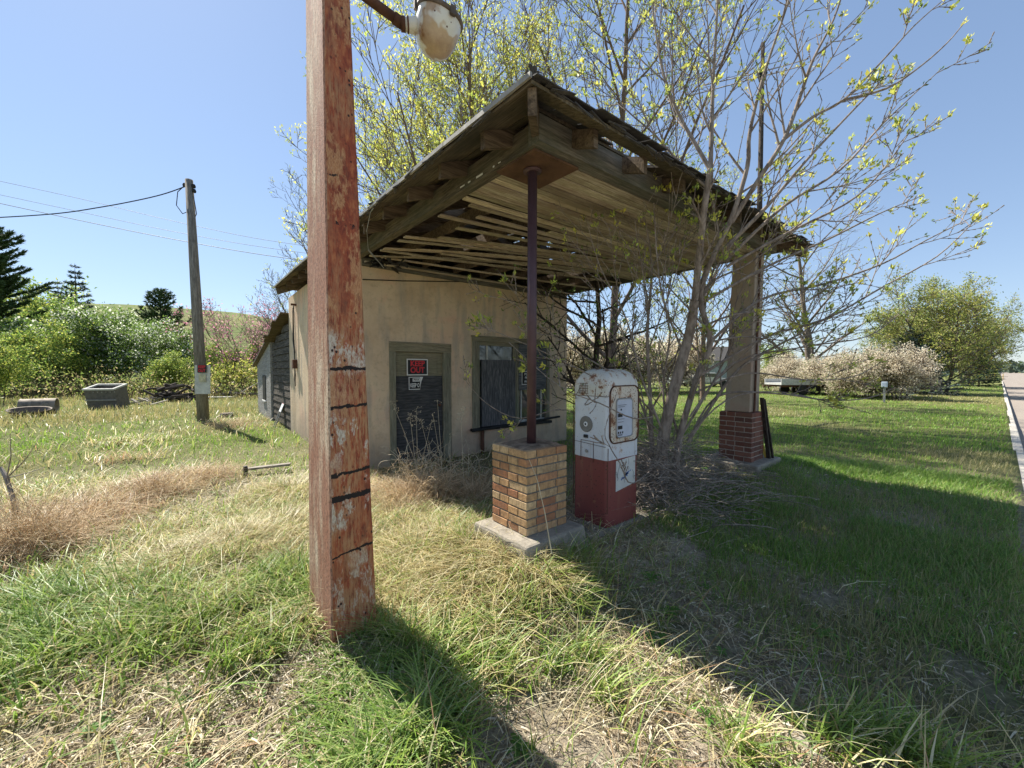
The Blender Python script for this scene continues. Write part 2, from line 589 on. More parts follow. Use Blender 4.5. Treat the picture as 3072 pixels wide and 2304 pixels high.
# tapered post: pale streaked side, red rust-paint front
def post_side_mat():
    n = NT('streaked_pale_paint')
    v = n.mapping(scale=(9, 9, 1.3))
    f = n.noise(2.2, 8, 0.75, v)
    g = n.noise(110, 3, 0.7, n.mapping(scale=(1, 1, 0.5)))
    big = n.noise(1.6, 5, 0.65, n.mapping(scale=(1, 2.5, 0.8)))
    col = n.ramp(f, [(0.28, (0.22, 0.095, 0.055)), (0.40, (0.46, 0.29, 0.185)), (0.58, (0.72, 0.60, 0.44))])
    col = n.mix(n.ramp(big, [(0.44, 0.85), (0.60, 0.0)]), col, (0.36, 0.155, 0.095))
    col = n.mix(n.ramp(g, [(0.38, 0.7), (0.55, 0.0)]), col, (0.10, 0.06, 0.045))
    n.bump(n.math('ADD', f, g), 0.6, 0.008)
    return n.done(col, 0.85, 0, 0.2)
def post_front_mat():
    n = NT('flaked_red_paint')
    f = n.noise(3.2, 7, 0.68, n.mapping(scale=(1.8, 1.8, 0.8), loc=(0.4, 0, 0.9)))
    f2 = n.noise(15, 6, 0.72, n.mapping(scale=(2.4, 2.4, 0.9)))
    g = n.noise(130, 3, 0.7, n.mapping(scale=(1.5, 1.5, 0.4)))
    x, y, z = n.xyz()
    red = n.ramp(f2, [(0.35, (0.17, 0.038, 0.022)), (0.52, (0.33, 0.078, 0.034)), (0.68, (0.48, 0.17, 0.065))])
    k = n.math('ADD', n.math('MULTIPLY', f, 0.72), n.math('MULTIPLY', f2, 0.28))
    # below eye level the bare patches are larger and paler
    low = n.ramp(z, [(0.0, 0.0), (1.0, 1.0)])
    streak = n.noise(30, 5, 0.75, n.mapping(scale=(3, 3, 0.35)))
    rub = n.math('MULTIPLY', n.ramp(n.noise(1.5, 5, 0.6, n.mapping(scale=(2.2, 2.2, 0.7), loc=(2, 0, 4))), [(0.40, 0.0), (0.56, 1.0)]), n.ramp(streak, [(0.42, 0.0), (0.55, 0.85)]))
    red = n.mix(rub, red, (0.46, 0.26, 0.125))
    col = n.mix(n.ramp(k, [(0.525, 0.0), (0.56, 0.85)]), red, n.ramp(g, [(0.3, (0.28, 0.12, 0.055)), (0.5, (0.50, 0.25, 0.11)), (0.7, (0.58, 0.36, 0.19))]))
    core = n.ramp(n.math('ADD', k, n.math('MULTIPLY', n.math('SUBTRACT', g, 0.5), 0.12)), [(0.50, 0.0), (0.535, 0.9)])
    lowm = n.ramp(n.math('MULTIPLY', n.math('ADD', z, n.math('MULTIPLY', n.math('SUBTRACT', n.noise(7, 4, 0.6), 0.5), 0.35)), 0.5), [(0.0, 0.3), (0.20, 0.7), (0.24, 0.0), (0.29, 0.0), (0.33, 0.9), (0.385, 0.9), (0.40, 0.3), (0.44, 1.0), (0.455, 0.1), (0.50, 0.2), (0.55, 1.0), (0.63, 0.9), (0.65, 0.1), (0.74, 0.1), (0.78, 1.0), (0.83, 0.9), (0.87, 0.0)])
    col = n.mix(n.math('MULTIPLY', core, lowm), col, n.ramp(g, [(0.35, (0.30, 0.24, 0.18)), (0.55, (0.62, 0.57, 0.47))]))
    pit = n.vor(30, n.mapping(scale=(1, 1, 0.8)))
    pm = n.math('MULTIPLY', n.ramp(pit, [(0.16, 1.0), (0.22, 0.0)]), n.ramp(n.noise(5, 3), [(0.48, 0.0), (0.56, 1.0)]))
    col = n.mix(pm, col, (0.035, 0.018, 0.014))
    edge = n.noise(22, 6, 0.75)
    for zc, wd, sl in ((1.51, 0.009, 0.02), (1.30, 0.008, 0.05), (0.93, 0.009, 0.10), (0.80, 0.016, 0.07), (0.49, 0.006, 0.12), (2.55, 0.006, 0.1), (2.30, 0.010, 0.0)):
        a = n.math('SUBTRACT', z, zc)
        a = n.math('SUBTRACT', a, n.math('MULTIPLY', n.math('SUBTRACT', x, 0.6), sl * 1.2))
        a = n.math('ADD', a, n.math('MULTIPLY', n.math('SUBTRACT', edge, 0.5), 0.06))
        a = n.math('ABSOLUTE', a)
        mask = n.math('LESS_THAN', a, wd)
        if zc > 2:
            mask = n.math('MULTIPLY', mask, n.ramp(f2, [(0.5, 0.0), (0.56, 1.0)]))
        col = n.mix(mask, col, (0.018, 0.013, 0.012))
    n.bump(n.math('ADD', k, n.math('MULTIPLY', g, 0.3)), 0.7, 0.012)
    return n.done(col, 0.7, 0, 0.3)
M_POST_S, M_POST_F = post_side_mat(), post_front_mat()

def enamel_mat(name, base, rustc=(0.16, 0.055, 0.022), lo=0.60, sc=9, rough=0.4, fleck=0.2, z_lo=None):
    n = NT(name)
    f = n.noise(sc, 7, 0.65)
    f3 = n.noise(sc * 0.35, 4, 0.6, n.mapping(scale=(1, 1, 0.6), loc=(4, 2, 1)))
    v = n.vor(sc * 4.5)
    m = n.math('MULTIPLY', n.ramp(v, [(fleck * 0.8, 1.0), (fleck, 0.0)]), n.ramp(f3, [(0.42, 0.0), (0.52, 1.0)]))
    col = n.mix(n.ramp(n.noise(3, 5), [(0.35, 0.3), (0.6, 0.0)]), base, tuple(c * 0.72 for c in base))
    col = n.mix(n.ramp(f, [(lo - 0.05, 0.0), (lo, 0.6), (lo + 0.06, 1.0)]), col, n.ramp(f, [(lo, (0.40, 0.22, 0.10)), (lo + 0.05, rustc)]))
    col = n.mix(m, col, rustc)
    run = n.noise(2.6, 6, 0.7, n.mapping(scale=(9, 9, 0.7)))
    col = n.mix(n.ramp(run, [(0.56, 0.0), (0.70, 0.42)]), col, (0.33, 0.19, 0.10))
    if name.startswith('rust_stained'):
        big = n.noise(4.5, 3, 0.5, n.mapping(scale=(1, 1, 0.7), loc=(1.3, 0.2, 0.4)))
        col = n.mix(n.ramp(big, [(0.545, 0.0), (0.575, 0.85)]), col, n.ramp(f, [(0.4, (0.50, 0.34, 0.18)), (0.6, (0.26, 0.13, 0.055))]))
    n.bump(f, 0.15, 0.004)
    return n.done(col, rough, 0, 0.5)
M_PUMP_W = enamel_mat('faded_white_enamel', (0.64, 0.66, 0.68), lo=0.66, fleck=0.11)
M_PUMP_HOOD = enamel_mat('rusting_cream_enamel', (0.62, 0.60, 0.53), lo=0.565, sc=13, fleck=0.3)
M_PUMP_BEZ = enamel_mat('rusty_bezel_enamel', (0.62, 0.56, 0.46), lo=0.57, sc=12, fleck=0.33)
M_PUMP_R = enamel_mat('faded_red_enamel', (0.225, 0.055, 0.045), (0.07, 0.03, 0.02), 0.70, 7, 0.55)
M_LAMP = enamel_mat('rust_stained_enamel', (0.74, 0.72, 0.64), (0.10, 0.04, 0.018), 0.56, 4.2, 0.25, 0.12)
M_RUST = flat_mat('rusty_iron', (0.115, 0.055, 0.035), 0.85, 0.2, 0.4, 12)
M_RIM = flat_mat('dark_rusty_rim', (0.14, 0.11, 0.085), 0.7, 0.2, 0.4, 10)
M_STEEL = flat_mat('weathered_steel', (0.33, 0.33, 0.32), 0.5, 0.5, 0.25, 10)
M_SHED = wood_mat('blackened_siding', (0.038, 0.032, 0.026), (0.17, 0.145, 0.115), 'Y', 9)
M_SHED_GREY = wood_mat('grey_painted_boards', (0.25, 0.235, 0.215), (0.47, 0.45, 0.42), 'Y', 9)
M_POLE_WOOD = wood_mat('utility_pole_wood', (0.155, 0.135, 0.11), (0.32, 0.285, 0.24), 'Z', 6)
M_WOOD_GREY = wood_mat('grey_weathered_wood', (0.17, 0.15, 0.125), (0.37, 0.335, 0.28), 'X', 8)
M_WOOD_GREY_Z = wood_mat('grey_weathered_stick', (0.16, 0.14, 0.12), (0.36, 0.32, 0.27), 'Z', 8)
M_WHITE = flat_mat('white_sign_face', (0.74, 0.73, 0.70), 0.5, 0, 0.08)
M_SIGN_BLK = flat_mat('black_sign_face', (0.012, 0.012, 0.013), 0.4, 0, 0.1)
M_SIGN_RED = flat_mat('red_sign_ink', (0.62, 0.03, 0.04), 0.45, 0, 0.1)
M_BLUE = flat_mat('faded_blue_ink', (0.05, 0.14, 0.42), 0.6, 0, 0.3)
M_WIRE = flat_mat('black_wire', (0.03, 0.03, 0.035), 0.6)
M_YELLOW = flat_mat('yellow_paint', (0.60, 0.40, 0.07), 0.6)

# ------------------------------------------------------------------ ground, road, kerb
def terrain():
    def axis(lo, hi, d0, grow_):
        a, d, p = [0.0], d0, 0.0
        while p < hi:
            p += d; d = d * grow_ if p > 7 else d
            a.append(p)
        b, d, p = [], d0, 0.0
        while p > lo:
            p -= d; d = d * grow_ if p < -3 else d
            b.append(p)
        return np.array(sorted(b + a))
    xs = axis(-2500, 3500, 0.14, 1.055)
    ys = axis(-2500, 3500, 0.14, 1.055)
    ys = np.unique(np.concatenate([ys[(ys < -0.5) | (ys > -0.15)], [-0.46, -0.30, -0.265, -0.23, -0.15], [-9.9, -9.75, -9.6]]))
    X, Y = np.meshgrid(xs, ys)
    Z = ground_z(X, Y)
    V = np.stack([X, Y, Z], -1).reshape(-1, 3)
    nx, ny = len(xs), len(ys)
    i = np.arange(nx - 1)[None, :] + np.arange(ny - 1)[:, None] * nx
    Q = np.stack([i, i + 1, i + 1 + nx, i + nx], -1).reshape(-1, 4)
    n = NT('soil_and_thatch')
    a = n.noise(26, 8, 0.75)
    b = n.noise(0.55, 5, 0.6)
    c = n.noise(110, 4, 0.7)
    soil = n.ramp(a, [(0.3, (0.17, 0.135, 0.10)), (0.5, (0.38, 0.315, 0.24)), (0.7, (0.56, 0.48, 0.37))])
    thatch = n.ramp(a, [(0.3, (0.045, 0.06, 0.02)), (0.5, (0.12, 0.13, 0.045)), (0.7, (0.24, 0.23, 0.10))])
    x, y, z = n.xyz()
    r = n.math('SQRT', n.math('ADD', n.math('MULTIPLY', x, x), n.math('MULTIPLY', y, y)))
    farm = n.ramp(n.math('MULTIPLY', r, 0.02), [(0.06, 0.0), (0.2, 1.0)])
    col = n.mix(n.math('MAXIMUM', farm, n.ramp(b, [(0.42, 0.0), (0.6, 0.8)])), soil, thatch)
    meadow = n.ramp(n.noise(0.05, 5, 0.6), [(0.35, (0.085, 0.125, 0.03)), (0.55, (0.16, 0.17, 0.055)), (0.7, (0.25, 0.22, 0.10))])
    col = n.mix(n.ramp(n.math('MULTIPLY', r, 0.01), [(0.12, 0.0), (0.45, 1.0)]), col, meadow)
    n.bump(n.math('ADD', a, n.math('MULTIPLY', c, 0.5)), 0.9, 0.03)
    m = n.done(col, 0.95, 0, 0.1)
    o = np_mesh('ground', V, Q, m)
    tag(o, 'grassy ground reaching back to the hill', kind='structure')
terrain()

def road():
    n = NT('worn_asphalt')
    a = n.noise(70, 6, 0.7)
    b = n.noise(1.2, 4, 0.6, n.mapping(scale=(0.15, 1, 1)))
    col = n.ramp(a, [(0.3, (0.15, 0.125, 0.105)), (0.55, (0.28, 0.24, 0.20)), (0.75, (0.42, 0.37, 0.31))])
    col = n.mix(n.ramp(b, [(0.4, 0.0), (0.7, 0.45)]), col, (0.33, 0.28, 0.23))
    n.bump(a, 0.5, 0.01)
    m = n.done(col, 0.9, 0, 0.2)
    mb = MB()
    xs = [-200, -40, -10, 0, 5, 10, 20, 40, 80, 160, 320, 640, 1200, 2400]
    for i in range(len(xs) - 1):
        mb.add([(xs[i], -9.8, ROAD_Z), (xs[i + 1], -9.8, ROAD_Z), (xs[i + 1], KERB_Y0 + 0.02, ROAD_Z), (xs[i], KERB_Y0 + 0.02, ROAD_Z)], [(0, 1, 2, 3)])
    tag(mb.build('road', m), 'pale worn asphalt road running to the horizon', kind='structure')
    kb = MB()
    x = -12.0
    rng = random.Random(3)
    while x < 90:
        L = 3.0
        kb.box(x, x + L - 0.012, KERB_Y0 + rng.uniform(-.006, .006), KERB_Y1, -0.30, 0.0 + rng.uniform(-.006, .006))
        x += L
    tag(kb.build('kerb', M_KERB, bevel=0.02), 'pale concrete kerb between lawn and road', kind='structure')
road()

# ------------------------------------------------------------------ brick piers
def brick_stack(cx, cy, w, z0, courses, palette, seed, ragged=True, bh=0.0575):
    """pinwheel-laid hollow brick pier: returns (bricks, mortar)"""
    rng = random.Random(seed)
    j = 0.0105
    d = 0.092
    bm_, core = MB(), MB()
    h = w / 2
    core.box(cx - h + 0.007, cx + h - 0.007, cy - h + 0.007, cy + h - 0.007, z0 - 0.01, z0 + courses * (bh + j) - 0.012)
    for k in range(courses):
        z = z0 + k * (bh + j)
        run = w - d - j
        if ragged and k == courses - 1:
            pass
        for side in range(4):
            a0 = -h + (d + j if k % 2 else 0)
            parts = [run * 0.64, run * 0.36] if (k + side) % 2 else [run * 0.36, run * 0.64]
            s = a0
            if k % 2 == 0:
                # even rows start at the corner, odd rows are shifted by a header
                s = -h
            segs = []
            for pi_, L in enumerate(parts):
                segs.append((s, s + L - (j if pi_ == 0 else 0)))
                s += L
            for (a, b) in segs:
                if ragged and k == courses - 1 and side == 3 and rng.random() < 0.5:
                    continue
                cc = palette[rng.randrange(len(palette))]
                f = rng.uniform(0.85, 1.15)
                cc = tuple(c * f for c in cc)
                o = rng.uniform(-0.003, 0.003)
                zz = rng.uniform(-0.0012, 0.0012)
                R = Matrix.Translation((cx, cy, 0)) @ Matrix.Rotation(side * math.pi / 2, 4, 'Z') @ Matrix.Rotation(rng.uniform(-.006, .006), 4, 'Z')
                bm_.box(a, b, -h + o, -h + d, z + zz, z + bh + zz, 0, cc, R)
    return bm_, core

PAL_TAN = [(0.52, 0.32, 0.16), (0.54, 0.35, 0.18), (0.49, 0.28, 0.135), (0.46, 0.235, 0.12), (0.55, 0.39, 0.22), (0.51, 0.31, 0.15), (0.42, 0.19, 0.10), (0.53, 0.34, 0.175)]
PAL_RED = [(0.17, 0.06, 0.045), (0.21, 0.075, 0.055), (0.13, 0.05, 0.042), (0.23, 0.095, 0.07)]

# ------------------------------------------------------------------ gas station
station = empty('gas_station', (4.07, 6.0, 0), 'abandoned tan stucco filling station with sagging hipped canopy and boarded door and window', 'gas station')
X0, X1, YF, YB = 1.85, 6.30, 5.90, 10.9
WT = 0.15
def wall_part():
    mb = MB()
    top = 3.14
    D0, D1, DT = 2.35, 3.43, 1.95
    W0, W1, WB, WTp = 3.86, 5.77, 0.44, 2.13
    y0, y1 = YF, YF + WT
    xs = [X0, D0, D1, W0, W1, X1]
    zs = [-0.2, WB, DT, WTp, top]
    for i in range(5):
        for k in range(4):
            if i == 1 and zs[k] < DT - 0.01:
                continue
            if i == 3 and WB - 0.01 < zs[k] < WTp - 0.01:
                continue
            mb.box(xs[i], xs[i + 1], y0, y1, zs[k], zs[k + 1])
    mb.box(X0, X0 + WT, y1, YB, -0.2, 3.26)
    mb.box(X1 - WT, X1, y1, YB, -0.2, 3.26)
    mb.box(X0 + WT, X1 - WT, YB - WT, YB, -0.2, 3.26)
    mb.build('wall', M_STUCCO, station)
    f = MB()
    f.box(X0 + WT, X1 - WT, y1, YB - WT, -0.1, 0.02)
    f.build('floor', M_DARKIN, station)
    f = MB(); f.box(X0 + WT, X1 - WT, y1, YB - WT, 2.85, 2.87)
    f.build('inner_ceiling', M_DARKIN, station)
    # door
    fr = MB()
    fr.box(D0, D0 + 0.10, y0 - 0.018, y0 + 0.10, -0.1, DT - 0.15)
    fr.box(D1 - 0.14, D1, y0 - 0.018, y0 + 0.10, -0.1, DT - 0.15)
    fo = fr.build('door_frame', M_GREEN_TRIM, station)
    fl = MB()
    fl.box(D0 - 0.002, D1 + 0.002, y0 - 0.022, y0 + 0.10, DT - 0.15, DT)
    fl.box(D0 + 0.02, D1 - 0.02, y0 - 0.034, y0 - 0.022, DT - 0.035, DT - 0.008)
    l_ = fl.build('lintel', M_GREEN_TRIM_X, fo)
    dr = MB()
    a, b, yy = D0 + 0.10, D1 - 0.14, y0 + 0.045
    dr.box(a + 0.002, b - 0.002, yy, yy + 0.04, 0.02, DT - 0.155)
    dr.box(a + 0.004, a + 0.10, yy - 0.008, yy - 0.001, 1.42, DT - 0.158)
    dr.box(b - 0.10, b - 0.004, yy - 0.008, yy - 0.001, 1.42, DT - 0.158)
    dr.box(a + 0.10, b - 0.10, yy - 0.008, yy - 0.001, 1.71, DT - 0.158)
    do = dr.build('door', M_GREEN_TRIM_X, station)
    tag(do, 'door boarded over with a dark plywood sheet')
    ds = MB()
    ds.box(a + 0.006, b - 0.006, yy - 0.016, yy - 0.009, 0.03, 1.415)
    ds.build('plywood_sheet', M_DOOR, do)
    hd = MB()
    hd.tube([(b - 0.09, yy - 0.016, 0.93), (b - 0.09, yy - 0.06, 0.93)], 0.012, 8)
    hd.lathe([(0.0, 0.03), (0.02, 0.025), (0.026, 0.0), (0.018, -0.02)], 12, M=Matrix.Translation((b - 0.09, yy - 0.07, 0.93)) @ Matrix.Rotation(math.pi / 2, 4, 'X'))
    hd.build('door_knob', M_RUST, do, True)
    # window
    wf = MB()
    wf.box(W0, W0 + 0.11, y0 - 0.02, y0 + 0.10, WB + 0.03, WTp - 0.10)
    win = wf.build('window', M_GREEN_TRIM, station)
    for q_ in ((W1 - 0.08, W1, y0 - 0.02, y0 + 0.10, WB + 0.03, WTp - 0.10), (4.895, 4.955, y0 + 0.00, y0 + 0.10, WB + 0.05, WTp - 0.12), (W0 + 0.11, W0 + 0.17, y0 + 0.005, y0 + 0.08, WB + 0.03, WTp - 0.102), (4.83, 4.895, y0 + 0.01, y0 + 0.08, WB + 0.05, WTp - 0.102)):
        m_ = MB(); m_.box(*q_); m_.build('frame', M_GREEN_TRIM, win)
    tag(win, 'boarded shop window with green grey frame')
    wl = MB()
    wl.box(W0 - 0.002, W1 + 0.002, y0 - 0.024, y0 + 0.10, WTp - 0.10, WTp)
    wl.box(W0 - 0.03, W1 + 0.03, y0 - 0.036, y0 - 0.024, WTp - 0.028, WTp - 0.004)
    wl.box(W0 + 0.17, 4.83, y0 + 0.012, y0 + 0.075, WTp - 0.17, WTp - 0.10)
    wl.build('window_head', M_GREEN_TRIM_X, win)
    sl = MB()
    sl.box(W0 - 0.04, W1 + 0.02, y0 - 0.07, y0 + 0.10, WB - 0.02, WB + 0.03, M=Matrix.Translation((0, 0, 0)))
    sl.tube([(W0 - 0.06, y0 - 0.10, WB + 0.0), (W0 + 1.2, y0 - 0.10, WB + 0.05), (W0 + 2.1, y0 - 0.12, WB + 0.10)], 0.022, 8)
    sl.build('sill', M_BLACK, win)
    for xa_, xb_ in ((W0 + 0.17, 4.83), (4.955, W1 - 0.08)):
        g = MB(); g.box(xa_, xb_, y0 + 0.045, y0 + 0.052, WB + 0.03, WTp - 0.10)
        g.build('pane', M_GLASS, win)
    b1 = MB()
    b1.box(W0 + 0.21, 4.86, y0 - 0.004, y0 + 0.008, WB + 0.04, 1.70)
    b1.build('board', M_PLY_V, win)
    b2 = MB()
    b2.box(4.94, W1 - 0.10, y0 - 0.016, y0 - 0.004, 1.12, WTp - 0.09)
    bo = b2.build('board', M_PLY, win)
    mwp = flat_mat('old_white_paint', (0.5, 0.5, 0.45), 0.7)
    for q_ in ((4.20, 4.23, y0 + 0.028, y0 + 0.044, 1.70, WTp - 0.17), (5.02, 5.05, y0 + 0.028, y0 + 0.044, WB + 0.095, 1.12), (5.56, 5.585, y0 + 0.028, y0 + 0.044, WB + 0.095, 1.12), (4.955, W1 - 0.08, y0 + 0.028, y0 + 0.043, WB + 0.03, WB + 0.09)):
        mu = MB(); mu.box(*q_); mu.build('muntin', mwp, win)
    # rusty downpipe under the sill
    dp = MB()
    dp.tube([(4.05, y0 - 0.05, -0.1), (4.05, y0 - 0.05, 0.45)], 0.035, 10)
    dp.build('downpipe', M_RUST, station, True)
wall_part()

# canopy structure: the eaves rise slightly towards the back, as in the photo
EX0, EX1, EY0, EY1, EZ, SL = 1.50, 6.65, 1.68, 10.45, 3.20, 0.36
def rz(y):
    return 0.020 * (y - EY0)
def sag(x, y):
    return rz(y) - 0.05 * math.exp(-((y - 5.2) / 1.3) ** 2) * (1 if x < 3 else 0.3)

def canopy():
    rng = random.Random(11)
    half = (EX1 - EX0) / 2
    deck = MB()
    step = 0.145
    n = int(half / step)
    def pt(side, s, t):      # t runs along the eave, s inward
        if side == 'W': return (EX0 + s, t)
        if side == 'E': return (EX1 - s, t)
        if side == 'S': return (t, EY0 + s)
        return (t, EY1 - s)
    for side in 'WESN':
        lo, hi = (EY0, EY1) if side in 'WE' else (EX0, EX1)
        for k in range(n + 1):
            s0 = k * step
            s1 = min(s0 + step - (rng.uniform(0.002, 0.010) if rng.random() < 0.8 else rng.uniform(0.012, 0.03)), half - 0.002)
            if s1 <= s0: continue
            # split every row into boards
            cuts = [lo + s0]
            p = lo + s0 + rng.uniform(0.8, 2.4)
            short = side in 'WE' and k > 4
            while p < hi - s1 - 0.5:
                cuts.append(p); p += rng.uniform(0.35, 0.9) if short and 3.2 < p < 6.2 else rng.uniform(1.4, 3.0)
            cuts.append(hi - s0)
            for c in range(len(cuts) - 1):
                a, b = cuts[c], cuts[c + 1] - (0.006 if c < len(cuts) - 2 else 0)
                a1 = a + (s1 - s0 if c == 0 else 0)
                b1 = b - (s1 - s0 if c == len(cuts) - 2 else 0)
                if b1 - a1 < 0.02: continue
                if side == 'S' and k in (1, 2) and 2.75 < (a + b) / 2 < 3.5: continue
                xm2, ym2 = pt(side, (s0 + s1) / 2, (a + b) / 2)
                hole = 2.2 < xm2 < 6.2 and 4.0 < ym2 < 6.0
                if hole and rng.random() < 0.16: continue
                if k == 1 and rng.random() < 0.05: continue
                lift = rng.uniform(-0.004, 0.006)
                bot, top = [], []
                for (s, t) in ((s0, a), (s0, b), (s1, b1), (s1, a1)):
                    x, y = pt(side, s, t)
                    z = EZ + SL * s + sag(x, y) + lift
                    bot.append((x, y, z)); top.append((x, y, z + 0.022))
                f = rng.uniform(0.6, 1.35)
                deck.hexa(bot, top, 0, (f, f * rng.uniform(.92, 1.0), f * rng.uniform(.85, 1.0)))
    ro = deck.build('roof', M_DECK, station)
    # shingles
    sh = MB()
    st = 0.14
    for side in 'WESN':
        lo, hi = (EY0, EY1) if side in 'WE' else (EX0, EX1)
        for k in range(int(half / st)):
            s0 = k * st - 0.02
            s1 = s0 + st + 0.05
            t = lo + max(s0, 0) + 0.0
            while t < hi - max(s0, 0):
                Lg = rng.uniform(0.22, 0.34)
                t1 = min(t + Lg - 0.006, hi - max(s1, 0))
                xm_, ym_ = pt(side, s0, (t + t1) / 2)
                bare = (2.3 < xm_ < 6.0 and 4.3 < ym_ < 5.9 and math.sin(xm_ * 5.1) * math.sin(ym_ * 6.3 + xm_) > -0.35) or (side == 'S' and 2.75 < xm_ < 3.5 and k in (1, 2))
                if t1 > t + 0.03 and not bare and rng.random() > (0.06 if (side in 'WS') else 0.02):
                    bot, top = [], []
                    curl = rng.uniform(0, 0.012) if k or side != 'S' else rng.uniform(0, 0.04)
                    s0_, s0 = s0, s0 - (rng.uniform(0, 0.05) if k == 0 and side == 'S' else 0)
                    for (s, tt, dz) in ((s0, t, 0.03 + curl), (s0, t1, 0.03 + curl), (s1, t1, 0.028), (s1, t + (0.05 if t < lo + s1 else 0), 0.028)):
                        x, y = pt(side, s, tt)
                        z = EZ + SL * s + sag(x, y) + dz + k * 0.0004
                        bot.append((x, y, z)); top.append((x, y, z + 0.008))
                    sh.hexa(bot, top)
                    s0 = s0_
                t += Lg
    sh.build('shingles', M_SHINGLE, ro)
    # pale drip strip on the western eave, ragged strip on the front
    ed = MB()
    y = EY0 - 0.02
    while y < EY1:
        y2 = min(y + rng.uniform(0.9, 1.8), EY1)
        ed.bar((EX0 - 0.022, y, EZ + 0.026 + sag(EX0, y) + rng.uniform(-.005, .005)), (EX0 - 0.022, y2 - 0.01, EZ + 0.026 + sag(EX0, y2) + rng.uniform(-.005, .005)), 0.016, 0.03)
        y = y2
    ed.build('edge_strip', M_EDGE, ro)
    # ragged slivers of split board and felt along both eaves
    sv = MB()
    for i in range(150):
        side = 'S' if rng.random() < 0.65 else 'W'
        t = rng.uniform(EY0 + .05, EY1 - 3) if side == 'W' else rng.uniform(EX0 + .05, EX1 - .05)
        x, y = pt(side, -0.015, t)
        z = EZ + sag(x, y) + rng.uniform(-0.004, 0.03)
        L = rng.uniform(.05, .22); dz = rng.uniform(-.035, .02); o = rng.uniform(-.03, .03)
        b_ = (x + L, y + o, z + dz) if side == 'S' else (x + o, y + L, z + dz)
        sv.bar((x, y, z), b_, rng.uniform(.006, .03), rng.uniform(.004, .012))
    tag(sv.build('splintered_edge', M_SHINGLE, ro), kind='stuff')
    # curled scrap at the near corner
    cu = MB()
    for i in range(7):
        a = i * 0.9
        cu.bar((EX0 + 0.01 * i, EY0 + 0.01, EZ + 0.03), (EX0 + 0.02 + 0.03 * math.cos(a), EY0 + 0.02 + 0.03 * math.sin(a), EZ + 0.06 + 0.045 * rng.random()), 0.022, 0.005)
    cu.build('curled_shingle', M_SHINGLE, ro)
    # rafters with square-cut tails
    def rafter(side, t):
        lo, hi = (EY0, EY1) if side in 'WE' else (EX0, EX1)
        inn = min(half - 0.03, t - lo, hi - t)
        if inn < 0.2: return
        s0, s1 = 0.10, inn
        x0, y0 = pt(side, s0, t); x1, y1 = pt(side, s1, t)
        m = MB()
        w = 0.0225
        z0 = EZ + SL * s0 + sag(x0, y0) - 0.004
        z1 = EZ + SL * s1 + sag(x1, y1) - 0.004
        hh = 0.125
        if side in 'WE':
            q = [(x0, y0 - w), (x0, y0 + w), (x1, y1 + w), (x1, y1 - w)]
        else:
            q = [(x0 - w, y0), (x0 + w, y0), (x1 + w, y1), (x1 - w, y1)]
        m.hexa([(q[0][0], q[0][1], z0 - hh), (q[1][0], q[1][1], z0 - hh), (q[2][0], q[2][1], z1 - hh), (q[3][0], q[3][1], z1 - hh)],
               [(q[0][0], q[0][1], z0), (q[1][0], q[1][1], z0), (q[2][0], q[2][1], z1), (q[3][0], q[3][1], z1)])
        m.build('rafter', M_RAFT, ro)
    t = EY0 + 0.62
    while t < EY1 - 0.3:
        rafter('W', t); rafter('E', t); t += 0.61
    t = EX0 + 0.68
    while t < EX1 - 0.3:
        rafter('S', t); rafter('N', t); t += 0.60
    for cx, cy, sx, sy in ((EX0, EY0, 1, 1), (EX1, EY0, -1, 1), (EX0, EY1, 1, -1), (EX1, EY1, -1, -1)):
        a = (cx + sx * 0.04, cy + sy * 0.04, EZ + SL * 0.04 + sag(cx, cy) - 0.08)
        b = (cx + sx * half, cy + sy * half, EZ + SL * half + sag(cx + sx * half, cy + sy * half) - 0.08)
        hp = MB(); hp.bar(a, b, 0.05, 0.14)
        hp.build('hip_rafter', M_RAFT, ro)
    # beams
    b1 = MB(); b1.box(X0, X0 + 0.09, 2.045, YF - 0.005, 3.125, 3.285)
    tag(b1.build('beam', M_BEAM_Y, station), 'weathered side beam of the canopy')
    b2 = MB(); b2.box(X0 - 0.012, X1, 2.03 - 0.05, 2.045 + 0.045, 3.128, 3.31)
    tag(b2.build('beam', M_BEAM_X, station), 'grey front beam of the canopy')
    b3 = MB(); b3.box(X1 - 0.09, X1 - 0.002, 2.095, YF - 0.005, 3.122, 3.285)
    tag(b3.build('beam', M_BEAM_Y, station), 'far side beam of the canopy')
    # white paint drips on the side beam
    for yy, L in ((2.42, 0.03), (2.50, 0.02), (2.66, 0.09), (2.84, 0.035), (2.93, 0.07)):
        pd = MB(); pd.box(X0 - 0.002, X0, yy, yy + L, 3.15 + rng.uniform(-.004, .004), 3.162)
        pd.build('paint_splash', M_WHITE, station)
    pl = MB(); pl.box(X0 + 0.02, X0 + 0.47, 2.06, 2.50, 3.108, 3.1225)
    pl.build('corner_plate', M_PLATE, station)
    # joists
    x = 2.35
    while x < 6.2:
        j = MB(); j.box(x, x + 0.042, 2.10, YF - 0.01, 3.150, 3.27)
        j.build('joist', M_RAFT, station)
        x += 0.56
    lg = MB(); lg.box(X0 + 0.1, X1 - 0.1, YF - 0.05, YF - 0.004, 3.03, 3.145)
    lg.build('ledger', M_BEAM_X, station)
    # ceiling boards: tight at the front, fanned and dropped at the back left
    cb = MB()
    i = 0
    y = 2.11
